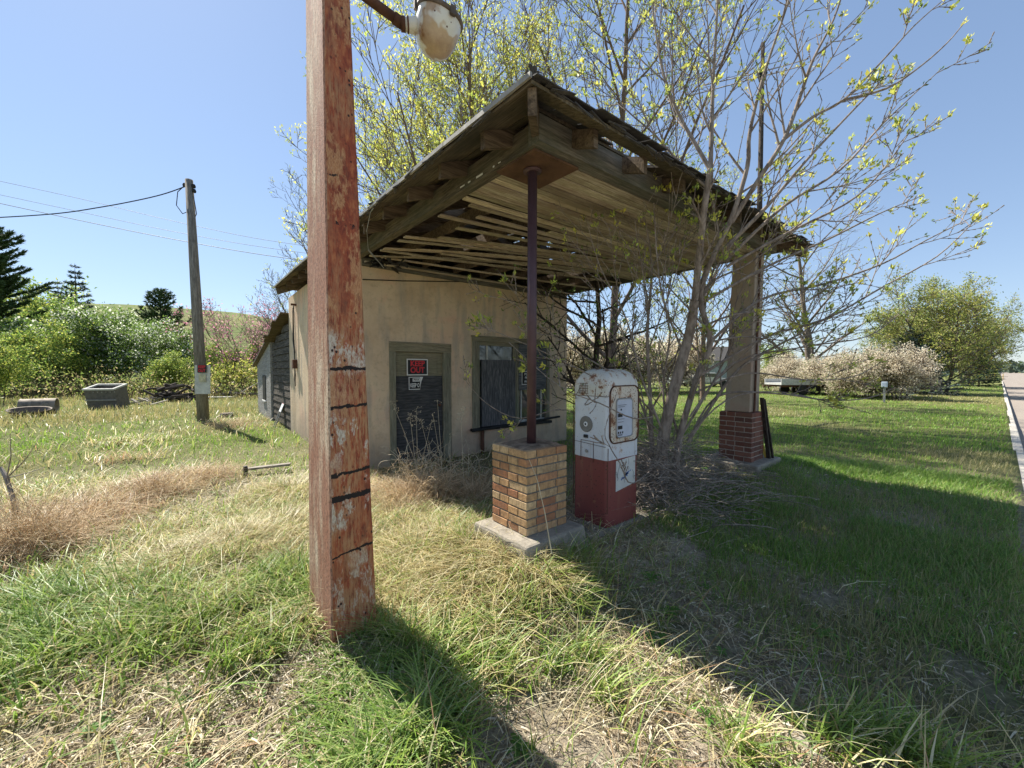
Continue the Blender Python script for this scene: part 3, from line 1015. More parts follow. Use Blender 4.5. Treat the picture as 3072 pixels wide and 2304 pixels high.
    while y < 4.22:
        wdt = rng.choice((0.070, 0.074, 0.077, 0.079))
        f = rng.uniform(0.62, 1.25)
        cc = (f, f * rng.uniform(0.95, 1.02), f * rng.uniform(0.9, 1.02))
        xl, xr = X0 + 0.095, X1 - 0.095
        zz = 3.132 + rng.uniform(-0.008, 0.004)
        dyl = dz = 0
        if i >= 10:
            k = i - 10
            dyl = 0.018 * k + (0.10 * max(0, k - 4)) + rng.uniform(-.02, .02)
            dz = -0.004 * k - rng.uniform(0, 0.012)
            xl += rng.choice([0, 0.02, 0.12, 0.35]) if k > 1 else 0
            if i in (13, 17): xl += 0.9
        nseg = 8
        for sgi in range(nseg):
            ta, tb = sgi / nseg, (sgi + 1) / nseg
            def P(t, yo):
                u = (1 - t) ** 2
                return (xl + (xr - xl) * t, y + yo + dyl * u, zz + dz * u)
            bot = [P(ta, 0), P(tb, 0), P(tb, wdt), P(ta, wdt)]
            top = [(p[0], p[1], p[2] + 0.014) for p in bot]
            cb.hexa(bot, top, 0, cc)
        y += 0.0845
        i += 1
    cb.build('ceiling_boards', M_BOARD, station)
    # loose battens still nailed across the open bay
    for (ya, yb, za, zb, xa, xb) in ((5.15, 4.45, 3.09, 3.12, 1.95, 6.2), (5.55, 5.05, 3.10, 3.11, 1.95, 6.2), (4.95, 4.55, 3.04, 3.11, 2.3, 4.9), (5.75, 5.62, 3.06, 3.08, 1.95, 6.2), (4.7, 4.38, 3.07, 3.12, 2.6, 5.0)):
        m = MB(); m.bar((xa, ya, za), (xb, yb, zb), 0.055, 0.016, 0, (rng.uniform(.8, 1.2),) * 3)
        m.build('loose_batten', M_BOARD, station)
    # torn roofing felt hanging by the wall
    tf = MB()
    for i in range(26):
        cx_, cy_ = rng.uniform(1.96, 2.5), rng.uniform(5.35, 5.83)
        z_ = 3.11 - rng.uniform(0, 0.13) * (1.3 - (cx_ - 1.9))
        a = rng.uniform(0, 6.3)
        q = [Vector((cx_, cy_, z_)) + Vector((math.cos(a + k * 1.57) * rng.uniform(.03, .09), math.sin(a + k * 1.57) * rng.uniform(.03, .09), rng.uniform(-.05, .05))) for k in range(4)]
        tf.hexa(q, [p + Vector((0, 0, 0.003)) for p in q])
    tag(tf.build('torn_felt', M_BLACK, station), 'black torn roofing felt hanging under the ceiling')
    wc = MB()
    wc.tube([(1.96, 5.885, 2.83), (2.6, 5.885, 2.90), (3.3, 5.885, 2.99), (3.6, 5.885, 3.03)], 0.008, 5)
    wc.build('cable', M_BLACK, station)
    # light wire drooping off the eave
    w = MB()
    w.tube([(1.49, 4.0, 3.24), (1.49, 4.2, 3.20), (1.50, 4.35, 3.05), (1.60, 4.6, 2.9), (1.84, 4.75, 2.75)], 0.004, 5)
    w.build('wire', M_STEEL, station)
    # brick pier, pole
    bk, core = brick_stack(2.035, 2.30, 0.412, 0.315, 10, PAL_TAN, 5, True, 0.0515)
    pier = bk.build('brick_pier', M_BRICK, station, bevel=0.003)
    tag(pier, 'waist high tan and orange brick pier under the steel pole')
    core.build('mortar', M_MORTAR, pier)
    cap = MB()
    prof = [(-0.20, -0.17), (0.19, -0.18), (0.20, 0.20), (-0.17, 0.19)]
    z0 = 0.315 + 10 * 0.062
    cap.hexa([(2.035 + a, 2.30 + b, z0 - 0.014) for a, b in prof], [(2.035 + a * 0.8 + 0.01, 2.30 + b * 0.8, z0 + 0.008 + 0.009 * ((i * 7) % 3 - 1)) for i, (a, b) in enumerate(prof)])
    cap.build('mortar_cap', flat_mat('dark_mortar_cap', (0.22, 0.16, 0.11), .95, 0, .5, 14, .1, .8), pier, bevel=0.008)
    ft = MB()
    ft.hexa([(1.69, 1.93, -0.05), (2.36, 1.95, -0.05), (2.36, 2.62, -0.05), (1.67, 2.60, -0.05)], [(1.72, 1.965, 0.31), (2.33, 1.98, 0.31), (2.33, 2.60, 0.31), (1.70, 2.58, 0.31)])
    ft.build('footing', M_CONC, station, bevel=0.02)
    po = MB(); po.tube([(2.045, 2.285, 0.90), (2.052, 2.285, 3.108)], 0.0365, 16)
    po.tube([(2.052, 2.285, 3.09), (2.052, 2.285, 3.107)], 0.07, 16)
    po.build('pole', M_POLE, station, True)
    # far pier and stucco column
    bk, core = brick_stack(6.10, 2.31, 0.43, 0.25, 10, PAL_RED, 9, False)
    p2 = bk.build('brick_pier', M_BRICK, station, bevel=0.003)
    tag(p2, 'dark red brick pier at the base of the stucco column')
    flat = flat_mat('pale_mortar', (0.42, 0.36, 0.30), 0.95, 0, 0.3, 40)
    core.build('mortar', flat, p2)
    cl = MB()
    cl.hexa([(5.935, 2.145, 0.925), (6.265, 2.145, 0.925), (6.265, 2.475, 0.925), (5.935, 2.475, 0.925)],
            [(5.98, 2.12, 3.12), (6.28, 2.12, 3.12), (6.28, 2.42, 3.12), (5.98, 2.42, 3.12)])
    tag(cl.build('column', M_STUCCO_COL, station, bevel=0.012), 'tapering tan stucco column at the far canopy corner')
    st_ = MB()
    st_.bar((6.03, 2.122, 0.93), (6.065, 2.098, 3.10), 0.02, 0.02)
    st_.build('conduit', M_RUST, station)
    f2 = MB(); f2.box(5.72, 6.62, 1.96, 2.72, -0.05, 0.245)
    f2.build('footing', M_CONC, station, bevel=0.02)
    # meter conduit on the west wall
    c = MB()
    yy = 10.05
    c.tube([(1.82, yy, 3.0), (1.80, yy + 0.05, 2.85), (1.80, yy + 0.03, 2.4), (1.81, yy, 1.75)], 0.012, 6)
    c.tube([(1.84, yy + 0.25, 2.95), (1.82, yy + 0.22, 2.2), (1.83, yy + 0.1, 1.9)], 0.012, 6)
    c.tube([(1.81, yy, 1.6), (1.81, yy - 0.05, 1.4), (1.81, yy, 1.15), (1.81, yy + 0.08, 1.3), (1.81, yy + 0.02, 1.55)], 0.009, 6)
    c.build('service_cable', M_BLACK, station)
    bx = MB()
    bx.box(1.76, 1.849, yy - 0.07, yy + 0.07, 1.55, 1.75)
    bx.build('meter_box', M_RUST, station, bevel=0.01)
    brk = MB()
    for zz in (2.98,):
        brk.bar((1.848, yy - 0.06, zz), (1.74, yy - 0.06, zz), 0.04, 0.04)
    brk.build('bracket', M_RUST, station)
canopy()
def settle():
    """the canopy has sunk at its unsupported near corner"""
    def walk(o):
        for c in o.children:
            if c.name.split('.')[0] in ('wall', 'floor', 'brick_pier', 'column', 'door', 'window', 'door_frame', 'downpipe', 'service_cable', 'meter_box', 'bracket', 'conduit', 'footing'):
                continue
            for v in c.data.vertices:
                if v.co.z > 2.9:
                    a = min(max((5.6 - v.co.y) / 3.9, 0), 1); b = min(max((6.5 - v.co.x) / 5.0, 0), 1)
                    v.co.z -= 0.10 * a * b
            c.data.update()
            walk(c)
    walk(station)
settle()

# signs on the station ---------------------------------------------------------------------------
def keep_out_sign():
    s = empty('warning_sign', (2.83, 5.92, 1.56), 'black sign with bold red KEEP OUT lettering and white border, upper one on the door', 'sign')
    b = MB(); b.box(2.645, 3.01, 5.9165, 5.9205, 1.425, 1.69); b.build('border', M_WHITE, s)
    k = MB(); k.box(2.662, 2.993, 5.9145, 5.9163, 1.442, 1.673); k.build('panel', M_SIGN_BLK, s)
    text_part('KEEP', 'lettering', 0.125, (2.8275, 5.9135, 1.612), M_SIGN_RED, s, bold=0.004, width=0.92, thick=0.0008)
    text_part('OUT', 'lettering', 0.125, (2.8275, 5.9135, 1.506), M_SIGN_RED, s, bold=0.004, width=0.92, thick=0.0008)
    s = empty('warning_sign', (2.79, 5.92, 1.3), 'small torn black sign reading KEEP O, lower one on the door', 'sign')
    y = 5.925
    b = MB(); b.add([(2.68, y, 1.195), (2.875, y, 1.195), (2.885, y, 1.27), (2.90, y, 1.33), (2.93, y, 1.40), (2.68, y, 1.40)], [(0, 1, 2, 3, 4, 5)])
    b.add([(2.68, y + .003, 1.195), (2.875, y + .003, 1.195), (2.885, y + .003, 1.27), (2.90, y + .003, 1.33), (2.93, y + .003, 1.40), (2.68, y + .003, 1.40)], [(5, 4, 3, 2, 1, 0)])
    b.build('border', M_WHITE, s)
    k = MB(); k.box(2.692, 2.874, y - 0.002, y - 0.0005, 1.208, 1.388); k.build('panel', M_SIGN_BLK, s)
    w = MB(); w.box(2.745, 2.87, y - 0.0035, y - 0.0022, 1.325, 1.378); w.build('title_strip', M_WHITE, s)
    text_part('PRIVA', 'lettering', 0.044, (2.808, y - 0.0045, 1.351), M_SIGN_BLK, s, bold=0.0008, width=0.85, thick=0.0005)
    text_part('KEEP O', 'lettering', 0.072, (2.784, y - 0.0035, 1.262), M_WHITE, s, bold=0.0016, width=0.68, squash=1.25, thick=0.0005)
    s = empty('warning_sign', (5.2, 5.88, 1.36), 'small black and white POSTED PRIVATE PROPERTY sign on the window board', 'sign')
    y = YF - 0.0185
    b = MB(); b.box(5.01, 5.39, y - 0.001, y + 0.001, 1.225, 1.49); b.build('border', M_WHITE, s)
    k = MB(); k.box(5.022, 5.378, y - 0.003, y - 0.0015, 1.237, 1.478); k.build('panel', M_SIGN_BLK, s)
    text_part('POSTED', 'lettering', 0.07, (5.2, y - 0.004, 1.43), M_WHITE, s, bold=0.001, width=1.0, thick=0.0005)
    text_part('PRIVATE', 'lettering', 0.06, (5.2, y - 0.004, 1.36), M_WHITE, s, bold=0.001, width=1.0, thick=0.0005)
    text_part('PROPERTY', 'lettering', 0.055, (5.2, y - 0.004, 1.285), M_WHITE, s, bold=0.001, width=0.95, thick=0.0005)
keep_out_sign()

# ------------------------------------------------------------------ fuel pump
def rsec(cx, cy, hx, hy, r, z, n=5):
    pts = []
    for qx, qy, a0 in ((1, 1, 0), (-1, 1, 90), (-1, -1, 180), (1, -1, 270)):
        for k in range(n + 1):
            a = math.radians(a0 + 90 * k / n)
            pts.append((cx + qx * (hx - r) + r * math.cos(a), cy + qy * (hy - r) + r * math.sin(a), z))
    return pts
def stack(secs, capt=True, capb=False):
    mb = MB()
    n = len(secs[0])
    vs = [p for s in secs for p in s]
    fs = []
    for i in range(len(secs) - 1):
        for k in range(n):
            fs.append((i * n + k, i * n + (k + 1) % n, (i + 1) * n + (k + 1) % n, (i + 1) * n + k))
    if capt: fs.append(tuple(range((len(secs) - 1) * n, len(secs) * n)))
    if capb: fs.append(tuple(range(n))[::-1])
    mb.add(vs, fs)
    return mb
def fuel_pump():
    hx, hy = 0.225, 0.185
    cx, cy = 2.67 + hx, 2.04 + hy
    p = empty('fuel_pump', (cx, cy, 0.2), 'old rusting fuel pump, white above and faded red below, beside the brick pier', 'fuel pump')
    zs = 0.745
    red = stack([rsec(cx, cy, hx, hy, 0.032, z) for z in (0.05, 0.3, 0.5, zs)], True, True)
    lp = red.build('lower_panel', M_PUMP_R, p, bevel=0)
    wh = stack([rsec(cx, cy, hx + .003, hy + .003, 0.034, z) for z in (zs, zs + 0.005, 1.0, 1.28)], True, True)
    up = wh.build('upper_panel', M_PUMP_W, p)
    secs = []
    for i in range(13):
        a = i / 12 * math.pi / 2
        ins = 0.125 * (1 - math.cos(a)) ** 1.0
        secs.append(rsec(cx, cy, hx + .005 - ins * 0.8, hy + .005 - ins, 0.036 + ins * 0.5, 1.285 + 0.075 + 0.155 * math.sin(a) if i else 1.36))
    secs.insert(0, rsec(cx, cy, hx + .005, hy + .005, 0.036, 1.285))
    hood = stack(secs).build('hood', M_PUMP_HOOD, p, True)
    # seams
    sm = MB()
    sm.bar((2.6645, 2.03, 1.283), (2.6645, 2.42, 1.283), 0.003, 0.004)
    sm.bar((2.6645, 2.05, 0.86), (2.6645, 2.42, 0.875), 0.003, 0.003)
    sm.bar((2.672, 2.0345, 0.3), (2.672, 2.0345, 0.745), 0.004, 0.004)
    sm.bar((2.678, 2.0345, 0.746), (2.678, 2.0345, 0.85), 0.004, 0.004)
    for a, b in (((2.18, 0.71), (2.18, 0.89)), ((2.18, 0.89), (2.32, 0.89)), ((2.32, 0.89), (2.32, 0.71))):
        sm.bar((2.665, a[0], a[1]), (2.665, b[0], b[1]), 0.003, 0.004)
    sm.bar((2.6655, 2.405, 0.3), (2.6655, 2.405, 1.28), 0.004, 0.008)
    sm.build('seam', M_RUST, p)
    dc = MB()
    MX = Matrix.Translation((2.665, 2.262, 1.035)) @ Matrix.Rotation(-math.pi / 2, 4, 'Y')
    dc.lathe([(0.0, 0.006), (0.066, 0.006), (0.070, 0.003), (0.070, -0.002)], 32, M=MX)
    d = dc.build('round_cover', flat_mat('dull_grey_disc', (0.20, 0.19, 0.17), 0.6, 0.3, 0.2), p)
    d2 = MB(); d2.lathe([(0.010, 0.010), (0.020, 0.010), (0.022, 0.006), (0.022, 0.002)], 20, M=MX); d2.build('lock_ring', M_WHITE, d)
    d3 = MB(); d3.lathe([(0.0, 0.008), (0.010, 0.008), (0.011, 0.0)], 16, M=MX); d3.build('keyhole', M_BLACK, d)
    sl = MB(); sl.box(2.655, 2.667, 2.24, 2.285, 0.915, 0.943)
    sl.build('slot', M_BLACK, p, bevel=0.004)
    kn = MB(); kn.lathe([(0.004, 0.005), (0.014, 0.005), (0.015, 0)], 16, M=Matrix.Translation((2.664, 2.255, 0.80)) @ Matrix.Rotation(-math.pi / 2, 4, 'Y')); kn.build('lock', M_STEEL, p)
    # ghost of peeled script on the hood: short rust bars
    rb = MB()
    rr = random.Random(2)
    for i in range(5):
        z = 1.30 + i * 0.022
        rb.box(2.6625, 2.6645, 2.25 - rr.uniform(0, .01), 2.33 + rr.uniform(0, .02), z, z + 0.004)
    for i in range(6):
        yv = 2.25 + i * 0.018
        rb.box(2.6625, 2.6645, yv, yv + 0.003, 1.30, 1.39 - rr.uniform(0, .02))
    rb.build('peeled_badge', M_RUST, hood)
    # dial face on the road side
    def frame_y(x0, x1, z0, z1, r, ybase, depth, wd, n=6):
        """rounded ring standing off the -Y face"""
        mb = MB()
        def ring(o, y):
            pts = []
            for qx, qz, a0 in ((1, 1, 0), (-1, 1, 90), (-1, -1, 180), (1, -1, 270)):
                rr_ = max(r - o, 0.005)
                ccx = (x1 - r if qx > 0 else x0 + r); ccz = (z1 - r if qz > 0 else z0 + r)
                for k in range(n + 1):
                    a = math.radians(a0 + 90 * k / n)
                    pts.append((ccx + rr_ * math.cos(a), y, ccz + rr_ * math.sin(a)))
            return pts
        secs = [ring(0, ybase), ring(0, ybase - depth * .7), ring(wd * .3, ybase - depth), ring(wd * .8, ybase - depth * .9), ring(wd, ybase - 0.001)]
        N = len(secs[0]); vs = [q for s_ in secs for q in s_]; fs = []
        for i in range(len(secs) - 1):
            for k in range(N):
                fs.append((i * N + k, (i + 1) * N + k, (i + 1) * N + (k + 1) % N, i * N + (k + 1) % N))
        mb.add(vs, fs)
        return mb, ring
    yf = 2.037
    mb, ring = frame_y(2.690, 3.108, 0.880, 1.375, 0.075, yf, 0.014, 0.011)
    bz = mb.build('bezel', M_RUST, p, True)
    mb2 = MB(); rg = ring(0.009, yf - 0.004); mb2.add(rg, [tuple(range(len(rg)))[::-1]]); mb2.build('bezel_plate', M_PUMP_BEZ, bz)
    mb, ring = frame_y(2.775, 3.015, 0.925, 1.265, 0.04, yf - 0.004, 0.012, 0.010)
    df = mb.build('dial', M_STEEL, p, True)
    mb2 = MB(); rg = ring(0.008, yf - 0.008); mb2.add(rg, [tuple(range(len(rg)))[::-1]])
    mb2.build('dial_face', flat_mat('pale_dial', (0.50, 0.54, 0.62), 0.4, 0, 0.1), df)
    sl = MB()
    y = yf - 0.011
    for (a, b, c, d_) in ((2.80, 2.86, 1.105, 1.135), (2.80, 2.86, 1.0, 1.03), (2.80, 2.815, 0.962, 0.98), (2.83, 2.842, 0.962, 0.98), (2.86, 2.872, 0.962, 0.98), (2.835, 2.85, 1.16, 1.175)):
        sl.box(a, b, y - 0.001, y + 0.001, c, d_)
    for z in (1.205, 1.19, 1.085, 1.06, 0.945, 0.952):
        sl.box(2.80, 2.80 + rr.uniform(.06, .12), y - 0.0005, y + 0.001, z, z + 0.003)
    sl.build('counter_window', M_BLACK, df)
    # torn pale decal with cracked black lines and a blue smear
    dcl = MB()
    dcl.add([(2.79, yf + .0005, 0.465), (2.90, yf + .0005, 0.505), (3.075, yf + .0005, 0.52), (3.075, yf + .0005, 0.77), (2.79, yf + .0005, 0.73)], [(0, 1, 2, 3, 4)])
    dcl = MB()
    dcl.hexa([(2.79, yf - .0015, 0.465), (3.07, yf - .0015, 0.50), (3.07, yf + .001, 0.50), (2.79, yf + .001, 0.465)],
             [(2.79, yf - .0015, 0.728), (3.07, yf - .0015, 0.742), (3.07, yf + .001, 0.742), (2.79, yf + .001, 0.728)])
    dl = dcl.build('decal', flat_mat('weathered_decal', (0.60, 0.60, 0.56), 0.6, 0, 0.12), p)
    bl = MB()
    for i in range(26):
        x_ = rr.gauss(2.93, 0.035); z_ = 0.585 + (x_ - 2.93) * 0.5 + rr.uniform(-.012, .02)
        a = rr.uniform(-.4, .9)
        bl.bar((x_, yf - .0025, z_), (x_ + .025 * math.cos(a), yf - .0025, z_ + .025 * math.sin(a)), 0.001, 0.006, up=(0, 0, 1))
    bl.build('blue_smear', M_BLUE, dl)
    ck = MB()
    for i in range(11):
        x_, z_ = rr.uniform(2.80, 3.06), rr.uniform(0.50, 0.72)
        for s_ in range(3):
            x2, z2 = x_ + rr.uniform(-.02, .02), z_ + rr.uniform(.01, .05)
            if z2 < 0.735 and 2.79 < x2 < 3.07:
                ck.bar((x_, yf - .0025, z_), (x2, yf - .0025, z2), 0.001, 0.002)
            x_, z_ = x2, z2
    ck.build('crack', M_BLACK, dl)
fuel_pump()
def pump_island():
    mb = MB(); mb.box(2.42, 3.30, 1.99, 2.60, -0.05, 0.175)
    o = mb.build('pump_island', M_CONC, bevel=0.03)
    tag(o, 'low concrete island sunk in grass under the fuel pump', 'concrete island')
pump_island()

# ------------------------------------------------------------------ tapered lamp post
def lamp_post():
    p = empty('lamp_post', (0.70, 2.49, 0), 'tall tapered post with flaking red and cream paint carrying a round enamel lamp', 'lamp post')
    mb = MB()
    rng = random.Random(8)
    secs = []
    N = 44
    for i in range(N + 1):
        z = -0.15 + 4.55 * i / N
        t = z / 3.47
        cx = 0.678 + (0.648 - 0.678) * t
        hx = (0.247 + (0.145 - 0.247) * t) / 2
        hy = (0.53 + (0.39 - 0.53) * t) / 2
        j = lambda: rng.uniform(-0.0035, 0.0035)
        c = 0.008
        secs.append([(cx - hx + c + j(), 2.495 - hy, z), (cx + hx - c + j(), 2.495 - hy, z), (cx + hx, 2.495 - hy + c + j(), z), (cx + hx, 2.495 + hy - c, z),
                     (cx + hx - c, 2.495 + hy, z), (cx - hx + c, 2.495 + hy, z), (cx - hx + 0, 2.495 + hy - c + j(), z), (cx - hx, 2.495 - hy + c + j(), z)])
    vs = [q for s in secs for q in s]
    fs, mi = [], []
    for i in range(N):
        for k in range(8):
            fs.append((i * 8 + k, i * 8 + (k + 1) % 8, (i + 1) * 8 + (k + 1) % 8, (i + 1) * 8 + k))
            mi.append(1 if k in (0, 1, 4) else 0)
    fs.append(tuple(range(N * 8, N * 8 + 8))); mi.append(0)
    mb.add(vs, fs); mb.mi = mi
    mb.build('shaft', [M_POST_S, M_POST_F], p)
    # dark raised corner bead
    arm = MB()
    zc = 3.80
    arm.tube([W(985, -98, 2.26), W(1060, -38, 2.36), W(1135, 19, 2.48), W(1192, 60, 2.58)], 0.030, 14)
    arm.build('arm', M_RUST, p, True)
    # enamel lamp: rounded bowl closed below, dark rim on its upper side, stub neck towards the arm
    C = Vector(W(1312, 88, 2.66))
    ax = (Vector((0, 0, 1)) * 0.95 + RGT * 0.30 - FWD * 0.16).normalized()
    M = Matrix.Translation(C) @ ax.to_track_quat('Z', 'Y').to_matrix().to_4x4()
    bowl = MB()
    R = 0.148
    prof = [(0.0, -0.172), (0.040, -0.168), (0.076, -0.153), (0.105, -0.128), (0.127, -0.09), (0.140, -0.045), (0.147, 0.005), (0.148, 0.045), (0.147, 0.072)]
    bowl.lathe(prof, 40, M=M)
    hd = bowl.build('lamp_head', M_LAMP, p, True)
    rim = MB()
    rim.lathe([(0.146, 0.060), (0.157, 0.064), (0.160, 0.078), (0.154, 0.088), (0.12, 0.094), (0.06, 0.098), (0.0, 0.1)], 40, M=M)
    rim.build('rim', M_RIM, hd, True)
    for a in (0.3, 2.3, 4.4):
        cl = MB()
        q = M @ Vector((0.156 * math.cos(a), 0.156 * math.sin(a), 0.072))
        cl.box(-0.02, 0.02, -0.012, 0.012, -0.03, 0.03, M=Matrix.Translation(q))
        cl.build('clip', M_RIM, hd, bevel=0.004)
    nk = MB()
    e0 = Vector(W(1208, 72, 2.60)); e1 = C + (e0 - C).normalized() * 0.10
    arm_end = Vector((1.085, 2.42, 3.87))
    nk.tube([e0, e0.lerp(e1, 0.35), e1], [0.036, 0.046, 0.058], 16)
    nk.build('neck', M_LAMP, hd, True)
    kk = MB()
    kk.tube([W(1180, 52, 2.56), e0], 0.036, 14)
    kk.tube([e0 + (e1 - e0) * -0.10, e0 + (e1 - e0) * 0.12], 0.044, 16)
    kk.tube([e0 + (e1 - e0) * 0.22, e0 + (e1 - e0) * 0.30], 0.048, 16)
    kk.build('collar', M_RUST, p, True)
lamp_post()

# ------------------------------------------------------------------ sheds behind the station
def sheds():
    s = empty('wooden_shed', (3.8, 12.3, 0), 'blackened board shed with sloping roof behind the stucco building', 'shed')
    mb = MB()
    ya, yb = 10.93, 13.7
    za, zb = 2.88, 2.36
    n = 13
    rng = random.Random(4)
    z = -0.1
    while z < za:
        z1 = z + 0.185
        for (p, q) in ((ya, yb),):
            # clip the board by the sloping roof line
            def zt(y): return za + (zb - za) * (y - ya) / (yb - ya)
            ye = yb
            if z1 > zb: ye = min(yb, ya + (za - z1) / (za - zb) * (yb - ya))
            if ye - ya > 0.1:
                o = rng.uniform(-0.008, 0.008)
                mb.hexa([(1.86 + o, ya, z), (1.88, ya, z), (1.88, ye, z), (1.86 + o, ye, z)], [(1.88 + o, ya, z1 - 0.01), (1.90, ya, z1 - 0.01), (1.90, ye, z1 - 0.01), (1.88 + o, ye, z1 - 0.01)])
        z = z1
    mb.build('siding', M_SHED, s)
    bk = MB()
    bk.box(1.92, 5.9, ya, yb, -0.1, 2.35)
    bk.build('shed_body', M_SHED, s)
    rf = MB()
    for i in range(12):
        y0 = ya + (yb + 0.1 - ya) * i / 12; y1 = ya + (yb + 0.1 - ya) * (i + 1) / 12 - 0.012
        z0 = za + (zb - za) * (y0 - ya) / (yb - ya); z1 = za + (zb - za) * (y1 - ya) / (yb - ya)
        o = rng.uniform(-0.08, 0.03)
        rf.hexa([(1.66 + o, y0, z0), (6.0, y0, z0), (6.0, y1, z1), (1.66 + o, y1, z1)], [(1.66 + o, y0, z0 + .03), (6.0, y0, z0 + .03), (6.0, y1, z1 + .03), (1.66 + o, y1, z1 + .03)])
    rf.build('roof', M_RAFT, s)
    s2 = empty('lean_to', (3.8, 15.2, 0), 'grey painted lean-to with a narrow window at the end of the sheds', 'shed')
    w = MB()
    y0, y1, z0, z1 = 13.75, 16.8, 2.36, 1.72
    w.hexa([(1.82, y0, -.1), (5.6, y0, -.1), (5.6, y1, -.1), (1.82, y1, -.1)], [(1.82, y0, z0), (5.6, y0, z0), (5.6, y1, z1), (1.82, y1, z1)])
    w.build('wall', M_SHED_GREY, s2)
    r = MB()
    r.hexa([(1.70, y0, z0 + .01), (5.7, y0, z0 + .01), (5.7, y1 + .35, z1 - .06), (1.70, y1 + .35, z1 - .06)], [(1.70, y0, z0 + .06), (5.7, y0, z0 + .06), (5.7, y1 + .35, z1 - .01), (1.70, y1 + .35, z1 - .01)])
    r.build('roof', M_RIM, s2)
    wn_ = MB(); wn_.box(1.80, 1.818, 14.75, 15.35, 0.55, 1.35); wo_ = wn_.build('window', M_BLACK, s2)
    sl = MB(); sl.box(1.78, 1.818, 14.7, 15.4, 0.50, 0.545); sl.build('sill', M_WHITE, wo_)
sheds()

def yard_sign():
    b = GP(832, 1283)
    p = empty('yard_sign', (b[0], b[1], 0), 'small white and red sign on a wire frame leaning against the black shed', 'sign')
    x, y = b
    fr = MB()
    top = Vector((x + 0.22, y + 0.05, 0.86))
    for o in (-0.10, 0.10):
        fr.bar((x - 0.08, y + o * 1.1, 0.0), (x + 0.30, y + o * 1.1 + 0.05, 1.0), 0.02, 0.02)
    fr.build('frame', M_STEEL, p)
    sg = MB()
    a = Vector((x + 0.06, y - 0.14, 0.42)); c = Vector((x + 0.26, y - 0.11, 0.92))
    sg.hexa([a, a + Vector((0, 0.28, 0)), a + Vector((0.012, 0.28, 0)), a + Vector((0.012, 0, 0))], [c, c + Vector((0, 0.28, 0)), c + Vector((0.012, 0.28, 0)), c + Vector((0.012, 0, 0))])
    so = sg.build('panel', M_WHITE, p)
    rd = MB()
    m0, m1 = a.lerp(c, 0.45), a.lerp(c, 0.8)
    d = Vector((-0.004, 0, 0.0))
    for i in range(4):
        q0 = a.lerp(c, 0.42 + i * 0.1) + d; q1 = a.lerp(c, 0.47 + i * 0.1) + d
        rd.hexa([q0 + Vector((0, .05, 0)), q0 + Vector((0, .22, 0)), q0 + Vector((.002, .22, 0)), q0 + Vector((.002, .05, 0))], [q1 + Vector((0, .05, 0)), q1 + Vector((0, .22, 0)), q1 + Vector((.002, .22, 0)), q1 + Vector((.002, .05, 0))])
    rd.build('print', M_SIGN_RED, so)
yard_sign()

